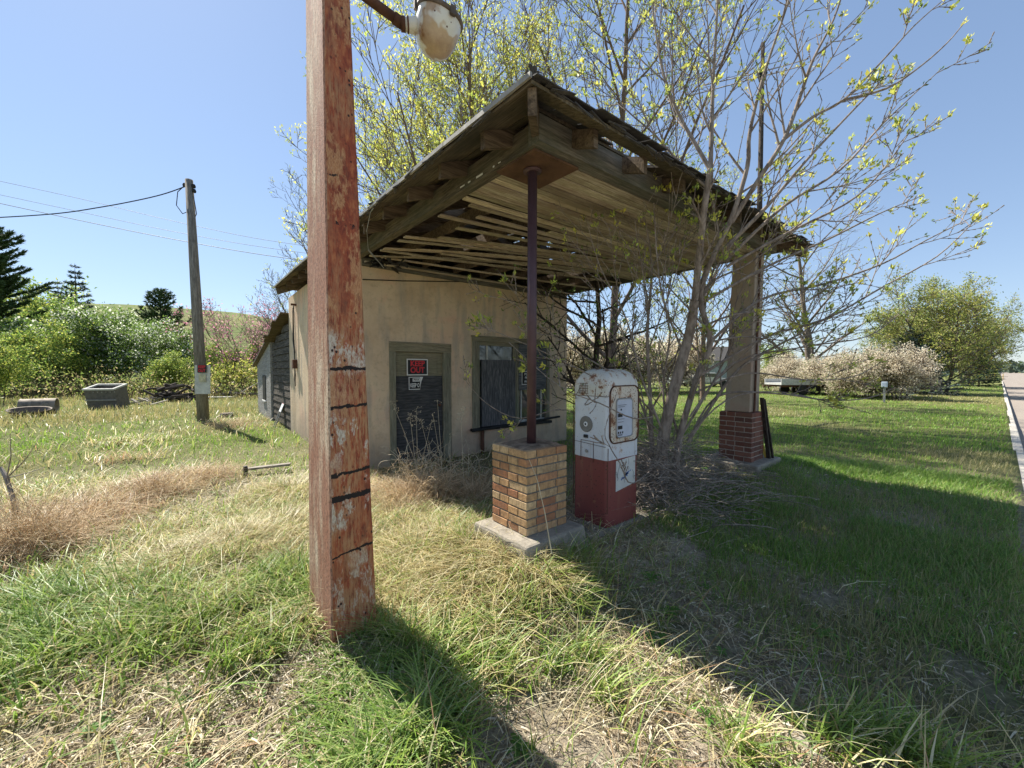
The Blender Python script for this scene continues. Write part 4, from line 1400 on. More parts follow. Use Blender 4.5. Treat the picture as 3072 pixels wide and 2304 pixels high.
# ------------------------------------------------------------------ utility poles and wires
def utility_pole():
    bx, by = GP(611, 1262)
    base = Vector((bx, by, 0))
    D = (base - Vector((0, 0, EYE))).dot(FWD)
    top = W(567, 540, D)
    p = empty('utility_pole', base, 'grey wooden utility pole with a red KEEP OUT sign near its foot', 'utility pole')
    m = MB()
    m.tube([base + Vector((0, 0, -.2)), base.lerp(top, 0.5), top], [0.155, 0.13, 0.10], 14)
    m.build('shaft', M_POLE_WOOD, p, True)
    ins = MB()
    R2 = RGT
    for s, dz in ((0.13, -0.18), (-0.13, -0.15), (0.14, -0.32)):
        q = top + R2 * s + Vector((0, 0, dz))
        ins.tube([q + Vector((0, 0, -.05)), q + Vector((0, 0, .0)), q + Vector((0, 0, .05))], [0.05, 0.06, 0.04], 10)
        ins.bar(q, top + Vector((0, 0, dz)), 0.02, 0.02)
    ins.build('insulator', M_BLACK, p)
    gw = MB()
    gw.tube([top + R2 * 0.11 + Vector((0, 0, -.4)), top + R2 * 0.2 + Vector((0, 0, -1.0)), top + R2 * 0.115 + Vector((0, 0, -1.2))], 0.012, 5)
    pr = -R2
    gw.tube([top + pr * 0.12 + Vector((0, 0, -.15)), top + pr * 0.35 + Vector((0, 0, -.35)), top + pr * 0.40 + Vector((0, 0, -.75)), top + pr * 0.22 + Vector((0, 0, -1.0)), top + pr * 0.1 + Vector((0, 0, -.95))], 0.012, 5)
    gw.build('service_drop', M_WIRE, p)
    # signs and paper backing low on the pole, facing the camera
    fd = Vector((-FWD.x, -FWD.y, 0)).normalized()
    def face(px0, px1, py0, py1, dist, name, mat, par, th=0.004):
        c0 = base + fd * dist
        def Q(px, py):
            dd = FWD + RGT * ((px - CX) / F_PX) + UPV * ((CY - py) / F_PX)
            t = (c0 - Vector((0, 0, EYE))).dot(fd) / dd.dot(fd)
            return Vector((0, 0, EYE)) + dd * t
        q = [Q(px0, py1), Q(px1, py1), Q(px1, py0), Q(px0, py0)]
        mb = MB(); mb.hexa([v - fd * th for v in q], q)
        return mb.build(name, mat, par), (q[0] + q[2]) / 2, (q[1] - q[0]).length, (q[3] - q[0]).length
    paper = flat_mat('weathered_paper', (0.55, 0.53, 0.47), 0.8, 0, 0.2)
    bo, c, w_, h_ = face(584, 631, 1095, 1182, 0.135, 'paper_backing', paper, p)
    so, c, w_, h_ = face(592, 619, 1095, 1118, 0.17, 'sign_panel', M_SIGN_BLK, p)
    rot = Matrix(((-fd.y, 0, fd.x, 0), (fd.x, 0, fd.y, 0), (0, 1, 0, 0), (0, 0, 0, 1)))
    text_part('KEEP', 'lettering', 0.115, c + fd * 0.003 + Vector((0, 0, 0.055)), M_SIGN_RED, p, rot, bold=0.004, width=0.85, thick=0.0008)
    text_part('OUT', 'lettering', 0.115, c + fd * 0.003 + Vector((0, 0, -0.055)), M_SIGN_RED, p, rot, bold=0.004, width=0.85, thick=0.0008)
    face(596, 617, 1122, 1145, 0.165, 'torn_notice', flat_mat('faded_notice', (0.50, 0.45, 0.30), 0.8, 0, 0.3), p)
    # overhead wires
    def wire(pts, r, label):
        pts = [Vector(q) for q in pts]
        out = []
        n = len(pts)
        for i in range(n - 1):
            p0 = pts[max(i - 1, 0)]; p1 = pts[i]; p2 = pts[i + 1]; p3 = pts[min(i + 2, n - 1)]
            for k in range(8):
                t = k / 8
                out.append(0.5 * ((2 * p1) + (p2 - p0) * t + (2 * p0 - 5 * p1 + 4 * p2 - p3) * t * t + (3 * p1 - p0 - 3 * p2 + p3) * t ** 3))
        out.append(pts[-1])
        mb = MB(); mb.tube(out, r, 5)
        tag(mb.build('overhead_wire', M_WIRE), label, 'wire')
    t0 = top + Vector((0, 0, -.15))
    wire([t0, W(470, 588, D * 1.0), W(300, 622, D * 1.0), W(120, 645, D), W(-260, 665, D)], 0.016, 'thick black cable sagging left from the top of the utility pole')
    wire([W(-300, 480, 40), W(200, 587, 40), W(560, 672, 40), W(900, 735, 42), W(1500, 800, 46)], 0.020, 'uppermost thin wire passing behind the utility pole')
    wire([W(-300, 520, 40), W(200, 627, 40), W(560, 702, 40), W(900, 757, 42), W(1500, 830, 46)], 0.020, 'middle thin wire passing behind the utility pole')
    wire([W(-300, 545, 40), W(200, 653, 40), W(560, 725, 40), W(900, 780, 42), W(1500, 850, 46)], 0.030, 'lowest thin wire passing behind the utility pole')
    # mast beyond the canopy
    D2 = 13.0
    t2 = W(2289, 128, D2)
    b2 = Vector((t2.x, t2.y, 0))
    p = empty('utility_pole', b2, 'tall thin dark pole rising behind the budding tree and canopy', 'utility pole')
    m = MB(); m.tube([b2 + Vector((0, 0, -.2)), b2.lerp(t2, .5), t2], [0.10, 0.085, 0.055], 10); m.build('shaft', M_BARK_DK, p, True)
    i2 = MB(); q = t2 + Vector((0, 0, -1.0)); i2.tube([q + Vector((0, 0, -.22)), q, q + Vector((0, 0, .2))], [0.10, 0.15, 0.09], 8); i2.build('insulator', M_BLACK, p)
    def taper_wire(pts, r, label):
        mb = MB(); mb.tube(pts, r, 5)
        tag(mb.build('overhead_wire', M_WIRE), label, 'wire')
    taper_wire([W(2085, 262, D2 * 1.3), W(2289, 214, D2), W(2350, 198, 7.0), W(2424, 176, 3.3)], [.026, .020, .010, .005], 'upper black wire running from the thin dark pole into the box elder branches')
    taper_wire([W(1900, 345, D2 * 1.6), W(2085, 283, D2 * 1.3), W(2289, 228, D2), W(2350, 213, 7.0), W(2418, 194, 3.3)], [.03, .026, .020, .010, .005], 'lower black wire running from the thin dark pole into the box elder branches')
utility_pole()

# ------------------------------------------------------------------ yard junk
def yard_items():
    rng = random.Random(21)
    # riveted tank-like box
    x, y = GP(330, 1222)
    p = empty('stock_tank', (x, y, 0), 'grey open-topped metal box standing in the weeds below the blossoming trees', 'box')
    D = (Vector((x, y, 0)) - Vector((0, 0, EYE))).dot(FWD)
    a = RGT; b = Vector((FWD.x, FWD.y, 0)).normalized()
    R = Matrix(((a.x, b.x, 0, x), (a.y, b.y, 0, y), (0, 0, 1, 0), (0, 0, 0, 1))) @ Matrix.Rotation(0.22, 4, 'Z') @ Matrix.Rotation(0.24, 4, 'X')
    wd, dp, h = 0.98, 0.72, 0.84
    m = MB()
    for (x0, x1, y0, y1) in ((-wd / 2, wd / 2, -dp / 2, -dp / 2 + .04), (-wd / 2, wd / 2, dp / 2 - .04, dp / 2), (-wd / 2, -wd / 2 + .04, -dp / 2 + .04, dp / 2 - .04), (wd / 2 - .04, wd / 2, -dp / 2 + .04, dp / 2 - .04)):
        m.box(x0, x1, y0, y1, 0.0, h, M=R)
    m.build('side', concrete_mat('tank_grey', (0.16, 0.145, 0.125)), p)
    r = MB()
    for (x0, x1, y0, y1) in ((-wd / 2 - .03, wd / 2 + .03, -dp / 2 - .04, -dp / 2 + .05), (-wd / 2 - .03, wd / 2 + .03, dp / 2 - .05, dp / 2 + .04), (-wd / 2 - .03, -wd / 2 + .06, -dp / 2 + .05, dp / 2 - .05), (wd / 2 - .06, wd / 2 + .03, -dp / 2 + .05, dp / 2 - .05)):
        r.box(x0, x1, y0, y1, h, h + 0.06, M=R)
    r.build('rim', concrete_mat('tank_rim', (0.52, 0.51, 0.46)), p)
    g = MB(); g.box(-wd / 2 - .02, wd / 2 + .02, -dp / 2 - .03, -dp / 2 - .001, h * 0.48, h * 0.54, M=R)
    for i in range(6):
        g.box(-0.2 + i * .14, -0.17 + i * .14, -dp / 2 - .02, -dp / 2 - .001, h * .88, h * .93, M=R)
    g.build('rib', concrete_mat('tank_rib', (0.34, 0.32, 0.28)), p)
    # barrel and tub
    x, y = GP(118, 1243)
    p = empty('barrel', (x, y, 0), 'rusty pale barrel lying on its side in the grass at far left', 'barrel')
    ax = (RGT * 0.8 + b * 0.6).normalized()
    Mx = Matrix.Translation(Vector((x, y, 0.27))) @ ax.to_track_quat('Z', 'Y').to_matrix().to_4x4()
    m = MB()
    prof = [(0.0, -.42), (0.27, -.42), (0.285, -.40), (0.27, -.37), (0.27, -.14), (0.285, -.12), (0.27, -.10), (0.27, .12), (0.285, .14), (0.27, .16), (0.27, .40), (0.285, .42), (0.25, .42), (0.25, .2), (0, .2)]
    m.lathe(prof, 24, M=Mx); m.build('shell', flat_mat('pale_rusty_drum', (0.24, 0.20, 0.155), 0.7, 0.2, 0.5, 5), p, True)
    x, y = GP(92, 1252)
    m = MB()
    Mt = Matrix.Translation((x, y, 0)) @ Matrix.Rotation(0.3, 4, 'X') @ Matrix.Diagonal((1.5, 0.8, 1, 1))
    m.lathe([(0.0, 0.02), (0.22, 0.02), (0.30, 0.27), (0.33, 0.28), (0.31, 0.24), (0.2, 0.05), (0.0, 0.05)], 20, M=Mt)
    tag(m.build('wash_tub', M_RIM, smooth=True), 'dark metal wash tub lying in front of the barrel', 'tub')
    # piles
    def pile(name, px, py, n, L, w, h, label, cat, mat, spread):
        x, y = GP(px, py)
        p = empty(name, (x, y, 0), label, cat)
        for i in range(n):
            mm = MB()
            c = Vector((x, y, 0)) + RGT * rng.gauss(0, spread) + b * rng.gauss(0, spread * 0.5) + Vector((0, 0, 0.05 + h * rng.random() * max(0.15, 1 - i / n)))
            d = (RGT * rng.uniform(-1, 1) + b * rng.uniform(-.5, .5) + Vector((0, 0, rng.uniform(-.25, .3)))).normalized()
            l_ = L * rng.uniform(.5, 1.1)
            if cat == 'log pile':
                mm.tube([c - d * l_ / 2, c + d * l_ / 2], w * rng.uniform(.6, 1.1), 8)
            else:
                mm.bar(c - d * l_ / 2, c + d * l_ / 2, w * rng.uniform(.7, 1.2), 0.035)
            mm.build('log' if cat == 'log pile' else 'plank', mat, p)
    pile('log_pile', 532, 1203, 46, 0.9, 0.075, 0.75, 'heap of dark broken logs behind the utility pole', 'log pile', M_BARK_DK, 0.62)
    pile('plank_pile', 735, 1186, 22, 1.3, 0.16, 0.45, 'stack of grey boards lying near the corner of the grey lean-to', 'plank pile', M_WOOD_GREY, 0.7)
    pile('scrap_heap', 440, 1212, 14, 0.8, 0.10, 0.25, 'small scatter of pale boards between the metal box and the logs', 'scrap', M_WOOD_GREY, 0.6)
    x, y = GP(655, 1196)
    m = MB(); m.bar(Vector((x, y, .07)) - RGT * 0.75, Vector((x, y, .09)) + RGT * 0.75, 0.4, 0.05)
    tag(m.build('plank', flat_mat('pale_plank', (0.55, 0.53, 0.48), .8)), 'single white board lying flat right of the utility pole', 'plank')
    # stump near the pole
    x, y = GP(680, 1250)
    m = MB(); m.tube([(x, y, -.05), (x, y, .12)], [0.2, 0.17], 14); 
    s = m.build('tree_stump', M_BARK); tag(s, 'low sawn stump in dry grass right of the utility pole', 'stump')
    # board frame half buried left of the big post
    x, y = GP(780, 1425)
    m = MB()
    c = Vector((x, y, .10))
    m.bar(c - RGT * 0.25 - Vector((0, 0, .02)), c + RGT * 0.30 + b * 0.25, 0.10, 0.03)
    tag(m.build('plank', M_WOOD_GREY), 'grey plank half buried in straw left of the painted post', 'plank')
    m = MB(); c2 = Vector((*GP(737, 1432), .0)); m.bar(c2, c2 + Vector((0, 0, .16)), 0.05, 0.05)
    tag(m.build('stake', M_BLACK), 'short black stake at the end of the half buried plank', 'stake')
    # stones
    for (px, py, s_, lab) in ((2420, 2240, 0.10, 'flat pale stone in dry litter at the edge of the shade'), (2010, 2215, 0.03, 'small dark stone on bare soil among grass tufts')):
        x, y = GP(px, py)
        m = MB()
        z = float(ground_z(x, y))
        N = 9
        bot = [(x + s_ * math.cos(k * 6.283 / N) * rng.uniform(.7, 1.1) * .55, y + s_ * math.sin(k * 6.283 / N) * rng.uniform(.7, 1.1), z) for k in range(N)]
        top = [(x + (q[0] - x) * .8, y + (q[1] - y) * .8, z + s_ * rng.uniform(.22, .32)) for q in bot]
        m.add(bot + top, [tuple(range(N))[::-1], tuple(range(N, 2 * N))] + [(k, (k + 1) % N, N + (k + 1) % N, N + k) for k in range(N)])
        tag(m.build('stone', M_CONC, bevel=0.006), lab, 'stone')
    # things leaning on the far pier
    m = MB()
    m.bar((6.40, 2.05, 0.22), (6.19, 2.085, 1.12), 0.05, 0.025); 
    m.bar((6.47, 2.02, 0.22), (6.235, 2.07, 1.10), 0.03, 0.02)
    tag(m.build('leaning_bars', M_BARK_DK), 'dark steel bars leaning against the red brick pier', 'steel bars')
    m = MB(); m.bar((6.42, 2.09, 0.22), (6.36, 2.2, 0.72), 0.03, 0.03)
    tag(m.build('yellow_stake', M_YELLOW), 'yellow painted stake beside the red brick pier', 'stake')
    # grey dead stump stake far left
    x, y = GP(55, 1575)
    m = MB(); m.tube([(x, y, -.05), Vector(W(42, 1500, 3.6)), Vector(W(20, 1435, 3.62)), Vector(W(2, 1402, 3.65))], [.022, .02, .018, .012], 8)
    for a in ((60, 1380), (110, 1330), (30, 1300), (140, 1400)):
        m.tube([W(20, 1435, 3.62), W((20 + a[0]) / 2 + 8, (1435 + a[1]) / 2, 3.6), W(a[0], a[1], 3.55)], [.006, .004, .002], 5)
    tag(m.build('dead_sapling', M_WOOD_GREY_Z), 'dead grey sapling with bare twigs at the left edge', 'sapling')
yard_items()

# ------------------------------------------------------------------ trees
def vnorm(a):
    l = math.sqrt(a[0] * a[0] + a[1] * a[1] + a[2] * a[2]) or 1e-9
    return (a[0] / l, a[1] / l, a[2] / l)

class Grow:
    """recursive branching; keeps woody lines and the twig points that carry leaves"""
    def __init__(self, seed, P):
        self.r = random.Random(seed)
        self.P = P
        self.lines, self.tips, self.mids = [], [], []
    def branch(self, p, d, L, r, lv):
        P, R = self.P, self.r
        K = P['K'][lv]
        wig, up = P['wig'][lv], P['up'][lv]
        pts = [tuple(p)]
        dirs = []
        step = L / K
        for i in range(K):
            d = vnorm((d[0] + R.gauss(0, wig), d[1] + R.gauss(0, wig), d[2] + R.gauss(0, wig) + up))
            p = (p[0] + d[0] * step, p[1] + d[1] * step, p[2] + d[2] * step)
            pts.append(p); dirs.append(d)
        end = lv == len(P['K']) - 1
        self.lines.append((pts, r, max(r * (0.35 if not end else 0.4), P.get('rmin', 0.001))))
        if end or lv >= P.get('leaf_lv', 99):
            for i in range(1, K + 1):
                self.mids.append((pts[i], dirs[i - 1]))
        if end or P.get('tip_all'):
            self.tips.append((pts[-1], dirs[-1]))
        if not end:
            self.kids(pts, dirs, L, r, lv)
    def kids(self, pts, dirs, L, r, lv):
        P, R = self.P, self.r
        n = P['n'][lv]
        n = max(1, int(n * R.uniform(0.75, 1.25) + 0.5))
        t0 = P['t0'][lv]
        K = len(pts) - 1
        az = R.uniform(0, 6.28)
        for j in range(n):
            t = t0 + (1 - t0) * (j + R.random()) / n
            f = min(t * K, K - 1e-3)
            i = int(f); f -= i
            a, b = pts[i], pts[i + 1]
            q = (a[0] + (b[0] - a[0]) * f, a[1] + (b[1] - a[1]) * f, a[2] + (b[2] - a[2]) * f)
            d = dirs[i]
            az += 2.4 + R.uniform(-.5, .5)
            ref = (0, 0, 1) if abs(d[2]) < 0.9 else (1, 0, 0)
            s = vnorm((d[1] * ref[2] - d[2] * ref[1], d[2] * ref[0] - d[0] * ref[2], d[0] * ref[1] - d[1] * ref[0]))
            u = (d[1] * s[2] - d[2] * s[1], d[2] * s[0] - d[0] * s[2], d[0] * s[1] - d[1] * s[0])
            ang = math.radians(P['ang'][lv] * R.uniform(0.7, 1.25))
            ca, sa, cz, sz = math.cos(ang), math.sin(ang), math.cos(az), math.sin(az)
            dd = (d[0] * ca + (s[0] * cz + u[0] * sz) * sa, d[1] * ca + (s[1] * cz + u[1] * sz) * sa, d[2] * ca + (s[2] * cz + u[2] * sz) * sa)
            LL = L * P['ratio'][lv] * (1 - P.get('taper', 0.5) * t) * R.uniform(0.7, 1.2)
            rr = r * (1 - 0.6 * t) * P.get('rr', 0.55)
            self.branch(q, vnorm(dd), LL, max(rr, P.get('rmin', 0.001) * 1.6), lv + 1)

def leafset(points, n_per, spread, length, width, cols, seed, up=0.0, keep=1.0, jitter=0.9):
    rng = np.random.default_rng(seed)
    P = np.array([p for p, d in points], float)
    D = np.array([d for p, d in points], float)
    if keep < 1:
        m = rng.random(len(P)) < keep
        P, D = P[m], D[m]
    N = len(P)
    P = np.repeat(P, n_per, 0); D = np.repeat(D, n_per, 0)
    cl = np.repeat(mix_cols(N, cols, rng, 0.15), n_per, 0)
    P = P + rng.normal(0, spread, P.shape)
    D = D + np.array([0, 0, up])
    v, q = leaves_np(P, D, length, width, rng, jitter)
    cl = np.clip(cl * rng.uniform(0.75, 1.25, (len(P), 1)), 0, 1)
    return v, q, np.repeat(cl, 4, 0)

def make_tree(name, loc, label, cat, group, g, bark, leafsets, sides=5, crown='crown', mat=None):
    root = empty(name, loc, label, cat, group)
    v, q = tubes_np(g.lines, sides)
    np_mesh('trunk', v, q, bark, parent=root)
    for nm, m, chunks in leafsets:
        v, q, c = join_np(chunks)
        np_mesh(nm, v, q, m, c, parent=root, smooth=False)
    return root

def copy_tree(o, loc, rot, sc, label):
    c = o.copy(); COL.objects.link(c)
    c.location = loc; c.rotation_euler = (0, 0, rot); c.scale = (sc, sc, sc) if not isinstance(sc, tuple) else sc
    c['label'] = label
    for ch in list(o.children):
        k = ch.copy(); COL.objects.link(k); k.parent = c
    return c

GREEN = [(0.17, 0.27, 0.055), (0.22, 0.32, 0.07), (0.12, 0.20, 0.04)]
LIME = [(0.52, 0.56, 0.10), (0.62, 0.62, 0.14), (0.38, 0.46, 0.10)]
LIME_Y = [(0.72, 0.68, 0.14), (0.60, 0.62, 0.14), (0.46, 0.54, 0.11)]
WHITE = [(0.85, 0.84, 0.76), (0.80, 0.80, 0.68), (0.62, 0.68, 0.42)]
CREAM = [(0.80, 0.72, 0.58), (0.70, 0.62, 0.47), (0.52, 0.46, 0.32)]
PINK = [(0.58, 0.26, 0.34), (0.50, 0.22, 0.28), (0.60, 0.36, 0.40)]
DKGREEN = [(0.06, 0.10, 0.035), (0.09, 0.14, 0.05), (0.045, 0.08, 0.03)]
SPRUCE = [(0.05, 0.085, 0.055), (0.075, 0.12, 0.08), (0.04, 0.07, 0.05)]
BLUESP = [(0.10, 0.15, 0.13), (0.15, 0.20, 0.18), (0.07, 0.11, 0.09)]

def at(px, py_base, z=0.0):
    x, y = GP(px, py_base, z)
    return Vector((x, y, float(ground_z(x, y))))
def atd(px, depth):
    """ground position under photo column px at that distance"""
    p = W(px, 1112, depth)
    return Vector((p.x, p.y, float(ground_z(p.x, p.y))))

# --- the budding box elder that grows out of the island, its limbs leaning over the canopy front
def box_elder():
    P = dict(K=[7, 5, 4], n=[7, 6], t0=[0.15, 0.15], ang=[34, 38], ratio=[0.50, 0.55], wig=[0.05, 0.05, 0.05], up=[0.03, 0.06, 0.07], taper=0.45, rr=0.5, rmin=0.0017)
    g = Grow(7, P)
    def limb(pts, r0, r1, lv=0, n=None, spread=1.0):
        if n and max(q[0] for q in pts) > 2600:
            n = max(1, int(n * 0.55)); spread *= 0.62
        elif n and max(q[0] for q in pts) > 2380:
            n = max(1, int(n * 0.8)); spread *= 0.85
        w = [Vector(W(*p)) for p in pts]
        out = []
        m = len(w)
        for i in range(m - 1):
            p0, p1, p2, p3 = w[max(i - 1, 0)], w[i], w[i + 1], w[min(i + 2, m - 1)]
            for k in range(4):
                t = k / 4
                out.append(0.5 * ((2 * p1) + (p2 - p0) * t + (2 * p0 - 5 * p1 + 4 * p2 - p3) * t * t + (3 * p1 - p0 - 3 * p2 + p3) * t ** 3))
        out.append(w[-1])
        pts_ = [tuple(q) for q in out]
        g.lines.append((pts_, r0, r1))
        dirs = [vnorm(tuple(out[i + 1] - out[i])) for i in range(len(out) - 1)]
        L = sum((out[i + 1] - out[i]).length for i in range(len(out) - 1))
        if n:
            n0, g.P['n'] = g.P['n'], [int(n * 2.1), g.P['n'][1]]
            rat = g.P['ratio']
            g.P['ratio'] = [0.42 * spread, rat[1]]
            g.kids(pts_, dirs, L, r0 * 1.0, 0)
            g.P['n'], g.P['ratio'] = n0, rat
        g.tips.append((pts_[-1], dirs[-1]))
        g.mids.append((pts_[-2], dirs[-1]))
    # trunks
    limb([(1985, 1470, 4.3), (1988, 1331, 4.25), (2015, 1198, 4.1), (2041, 1099, 4.0), (2068, 1000, 3.9), (2084, 900, 3.75)], 0.075, 0.045)
    limb([(2084, 900, 3.75), (2097, 778, 3.6), (2111, 640, 3.4), (2131, 510, 3.3)], 0.036, 0.028, n=3)
    limb([(1955, 1470, 4.35), (1955, 1331, 4.3), (1950, 1180, 4.2), (1942, 1000, 4.1), (1955, 800, 4.0), (1930, 640, 3.95)], 0.030, 0.008, n=5)
    limb([(2030, 1470, 4.2), (2035, 1331, 4.2), (2091, 1132, 4.0), (2131, 1026, 3.9), (2100, 881, 3.8), (2160, 727, 3.6)], 0.038, 0.026, n=3)
    limb([(2160, 727, 3.6), (2198, 645, 3.5), (2242, 500, 3.45), (2249, 399, 3.4), (2290, 230, 3.35), (2360, 20, 3.3), (2400, -120, 3.3)], 0.026, 0.006, n=6)
    limb([(2131, 510, 3.3), (2135, 380, 3.3), (2140, 230, 3.3), (2150, 60, 3.25), (2155, -140, 3.2)], 0.022, 0.006, n=6)
    limb([(2131, 510, 3.3), (2085, 430, 3.35), (2030, 330, 3.4), (1985, 200, 3.4), (1960, 40, 3.4), (1945, -90, 3.4)], 0.018, 0.005, n=6)
    limb([(2118, 560, 3.35), (2050, 500, 3.4), (1960, 400, 3.45), (1880, 330, 3.5), (1800, 230, 3.5)], 0.012, 0.003, n=5)
    limb([(2193, 669, 3.55), (2275, 540, 3.4), (2352, 418, 3.3), (2400, 290, 3.25), (2439, 180, 3.2), (2500, 60, 3.2), (2540, -60, 3.2)], 0.024, 0.005, n=7)
    limb([(2352, 418, 3.3), (2440, 350, 3.2), (2530, 300, 3.2), (2640, 190, 3.15), (2740, 80, 3.1), (2830, 0, 3.1)], 0.014, 0.003, n=4)
    limb([(2530, 300, 3.2), (2660, 265, 3.15), (2760, 200, 3.1), (2840, 130, 3.1), (2890, 72, 3.1)], 0.010, 0.003)
    limb([(2180, 740, 3.6), (2300, 620, 3.4), (2420, 480, 3.3), (2560, 330, 3.2), (2640, 250, 3.2)], 0.020, 0.004, n=5)
    limb([(2200, 760, 3.6), (2350, 620, 3.4), (2520, 510, 3.3), (2650, 370, 3.3), (2820, 210, 3.2)], 0.016, 0.003, n=6)
    limb([(2180, 800, 3.65), (2360, 700, 3.5), (2540, 610, 3.4), (2640, 520, 3.4), (2740, 380, 3.4)], 0.015, 0.003, n=7)
    limb([(2120, 900, 3.8), (2300, 800, 3.7), (2480, 720, 3.6), (2640, 640, 3.6), (2760, 590, 3.6)], 0.016, 0.003, n=7)
    limb([(2131, 1026, 3.9), (2280, 900, 3.8), (2480, 850, 3.7), (2650, 790, 3.7), (2780, 720, 3.6), (2920, 650, 3.6)], 0.016, 0.003, n=6)
    limb([(2091, 1132, 4.0), (2300, 1010, 3.9), (2470, 960, 3.8), (2650, 860, 3.7), (2810, 770, 3.6), (2915, 672, 3.6)], 0.015, 0.003, n=4)
    limb([(2064, 1324, 4.2), (2194, 1132, 4.0), (2280, 1066, 3.9), (2420, 990, 3.8), (2560, 900, 3.8)], 0.020, 0.004, n=6)
    limb([(2064, 1324, 4.2), (2150, 1190, 4.1), (2320, 1180, 4.0), (2480, 1200, 3.9), (2600, 1195, 3.9), (2680, 1165, 3.9)], 0.012, 0.003, n=3, spread=.7)
    limb([(2064, 1310, 4.2), (2180, 1200, 4.0), (2330, 1175, 4.0), (2500, 1210, 3.9), (2610, 1240, 3.9)], 0.010, 0.003, n=3, spread=.6)
    limb([(2080, 1180, 4.0), (2240, 1120, 3.9), (2420, 1140, 3.8), (2560, 1130, 3.8), (2640, 1088, 3.8)], 0.010, 0.003, n=3)
    limb([(2070, 1250, 4.0), (2200, 1090, 3.9), (2420, 1040, 3.9), (2600, 1010, 3.8), (2700, 940, 3.8)], 0.011, 0.003, n=4)
    # left and inward limbs, crossing the ceiling, the window and the pump
    limb([(1990, 1300, 4.2), (1920, 1120, 4.0), (1880, 960, 3.9), (1800, 800, 3.8), (1760, 660, 3.8)], 0.014, 0.003, n=7)
    limb([(2050, 1060, 4.0), (1990, 900, 3.8), (1970, 760, 3.7), (1960, 600, 3.7), (1940, 540, 3.6)], 0.012, 0.003, n=6)
    limb([(2068, 1000, 3.9), (2120, 860, 3.8), (2230, 800, 3.8), (2330, 730, 3.7), (2420, 640, 3.7)], 0.014, 0.003, n=6)
    limb([(1970, 1250, 4.2), (1850, 1130, 4.0), (1720, 1050, 3.9), (1600, 960, 3.8), (1530, 905, 3.7), (1462, 888, 3.7)], 0.010, 0.002, n=3, spread=.6)
    limb([(1970, 1290, 4.2), (1860, 1180, 3.6), (1760, 1120, 3.4), (1640, 1060, 3.4), (1500, 1000, 3.4), (1435, 966, 3.4)], 0.008, 0.002, n=2, spread=.4)
    limb([(1960, 1250, 4.0), (1900, 1255, 3.2), (1800, 1210, 2.95), (1720, 1180, 2.9), (1640, 1130, 3.0), (1530, 1030, 3.2)], 0.0065, 0.002, n=2, spread=.35)
    limb([(1965, 1330, 4.2), (1850, 1310, 3.9), (1700, 1230, 3.7), (1560, 1255, 3.6), (1460, 1210, 3.6), (1395, 1140, 3.6)], 0.008, 0.002, n=2, spread=.4)
    limb([(1985, 1380, 4.2), (1900, 1450, 3.2), (1860, 1390, 2.95), (1830, 1340, 2.9), (1815, 1290, 2.9), (1850, 1180, 3.0)], 0.006, 0.002, n=1, spread=.2)
    limb([(2000, 1300, 4.2), (1990, 1150, 4.1), (2010, 1000, 4.0), (1990, 850, 4.0), (2060, 700, 3.9)], 0.014, 0.003, n=6)
    limb([(2068, 1000, 3.9), (2180, 950, 3.7), (2300, 930, 3.6), (2420, 905, 3.6), (2500, 850, 3.6)], 0.012, 0.003, n=6)
    limb([(2131, 1026, 3.9), (2230, 1010, 3.8), (2360, 1020, 3.7), (2480, 985, 3.7)], 0.010, 0.003, n=6)
    limb([(2030, 1331, 4.2), (2120, 1180, 4.1), (2190, 1040, 4.0), (2210, 900, 4.0), (2290, 760, 3.9)], 0.014, 0.003, n=6)
    # swollen buds along the twigs, leaf tufts at their ends
    buds = []
    rb = random.Random(4)
    for pts, r0, r1 in g.lines:
        if r0 < 0.02:
            for i in range(1, len(pts)):
                if rb.random() < 0.8:
                    a, b = pts[i - 1], pts[i]
                    d = vnorm((b[0] - a[0], b[1] - a[1], b[2] - a[2]))
                    q = (b[0] - d[0] * .012, b[1] - d[1] * .012, b[2] - d[2] * .012)
                    buds.append(([q, b, (b[0] + d[0] * .012, b[1] + d[1] * .012, b[2] + d[2] * .012)], 0.003, 0.0045))
    g.lines += buds
    near_pump = lambda q: q[0] < 3.15 and q[1] < 2.05 and q[2] < 1.7
    g.tips = [t for t in g.tips if not near_pump(t[0])]
    g.mids = [t for t in g.mids if not near_pump(t[0])]
    ch = [leafset(g.tips, 7, 0.010, 0.040, 0.017, LIME_Y, 1, up=0.5, keep=0.55, jitter=0.7),
          leafset(g.tips[::9], 7, 0.014, 0.062, 0.024, LIME_Y, 9, up=0.5, keep=0.6, jitter=0.7),
          leafset(g.tips, 4, 0.008, 0.028, 0.012, GREEN, 2, up=0.4, keep=0.45, jitter=0.7),
          leafset(g.mids, 2, 0.006, 0.020, 0.009, [(0.26, 0.30, 0.07), (0.17, 0.23, 0.06), (0.30, 0.22, 0.09)], 3, up=0.5, keep=0.42, jitter=0.8)]
    root = empty('box_elder_tree', (0, 0, 0), 'many stemmed budding box elder growing up in front of the canopy beside the pump', 'tree')
    v, q = tubes_np(g.lines, 6)
    np_mesh('trunk', v, q, M_BARK_PALE, parent=root)
    v, q, c = join_np(ch)
    np_mesh('crown', v, q, M_LEAF, c, parent=root, smooth=False)
box_elder()

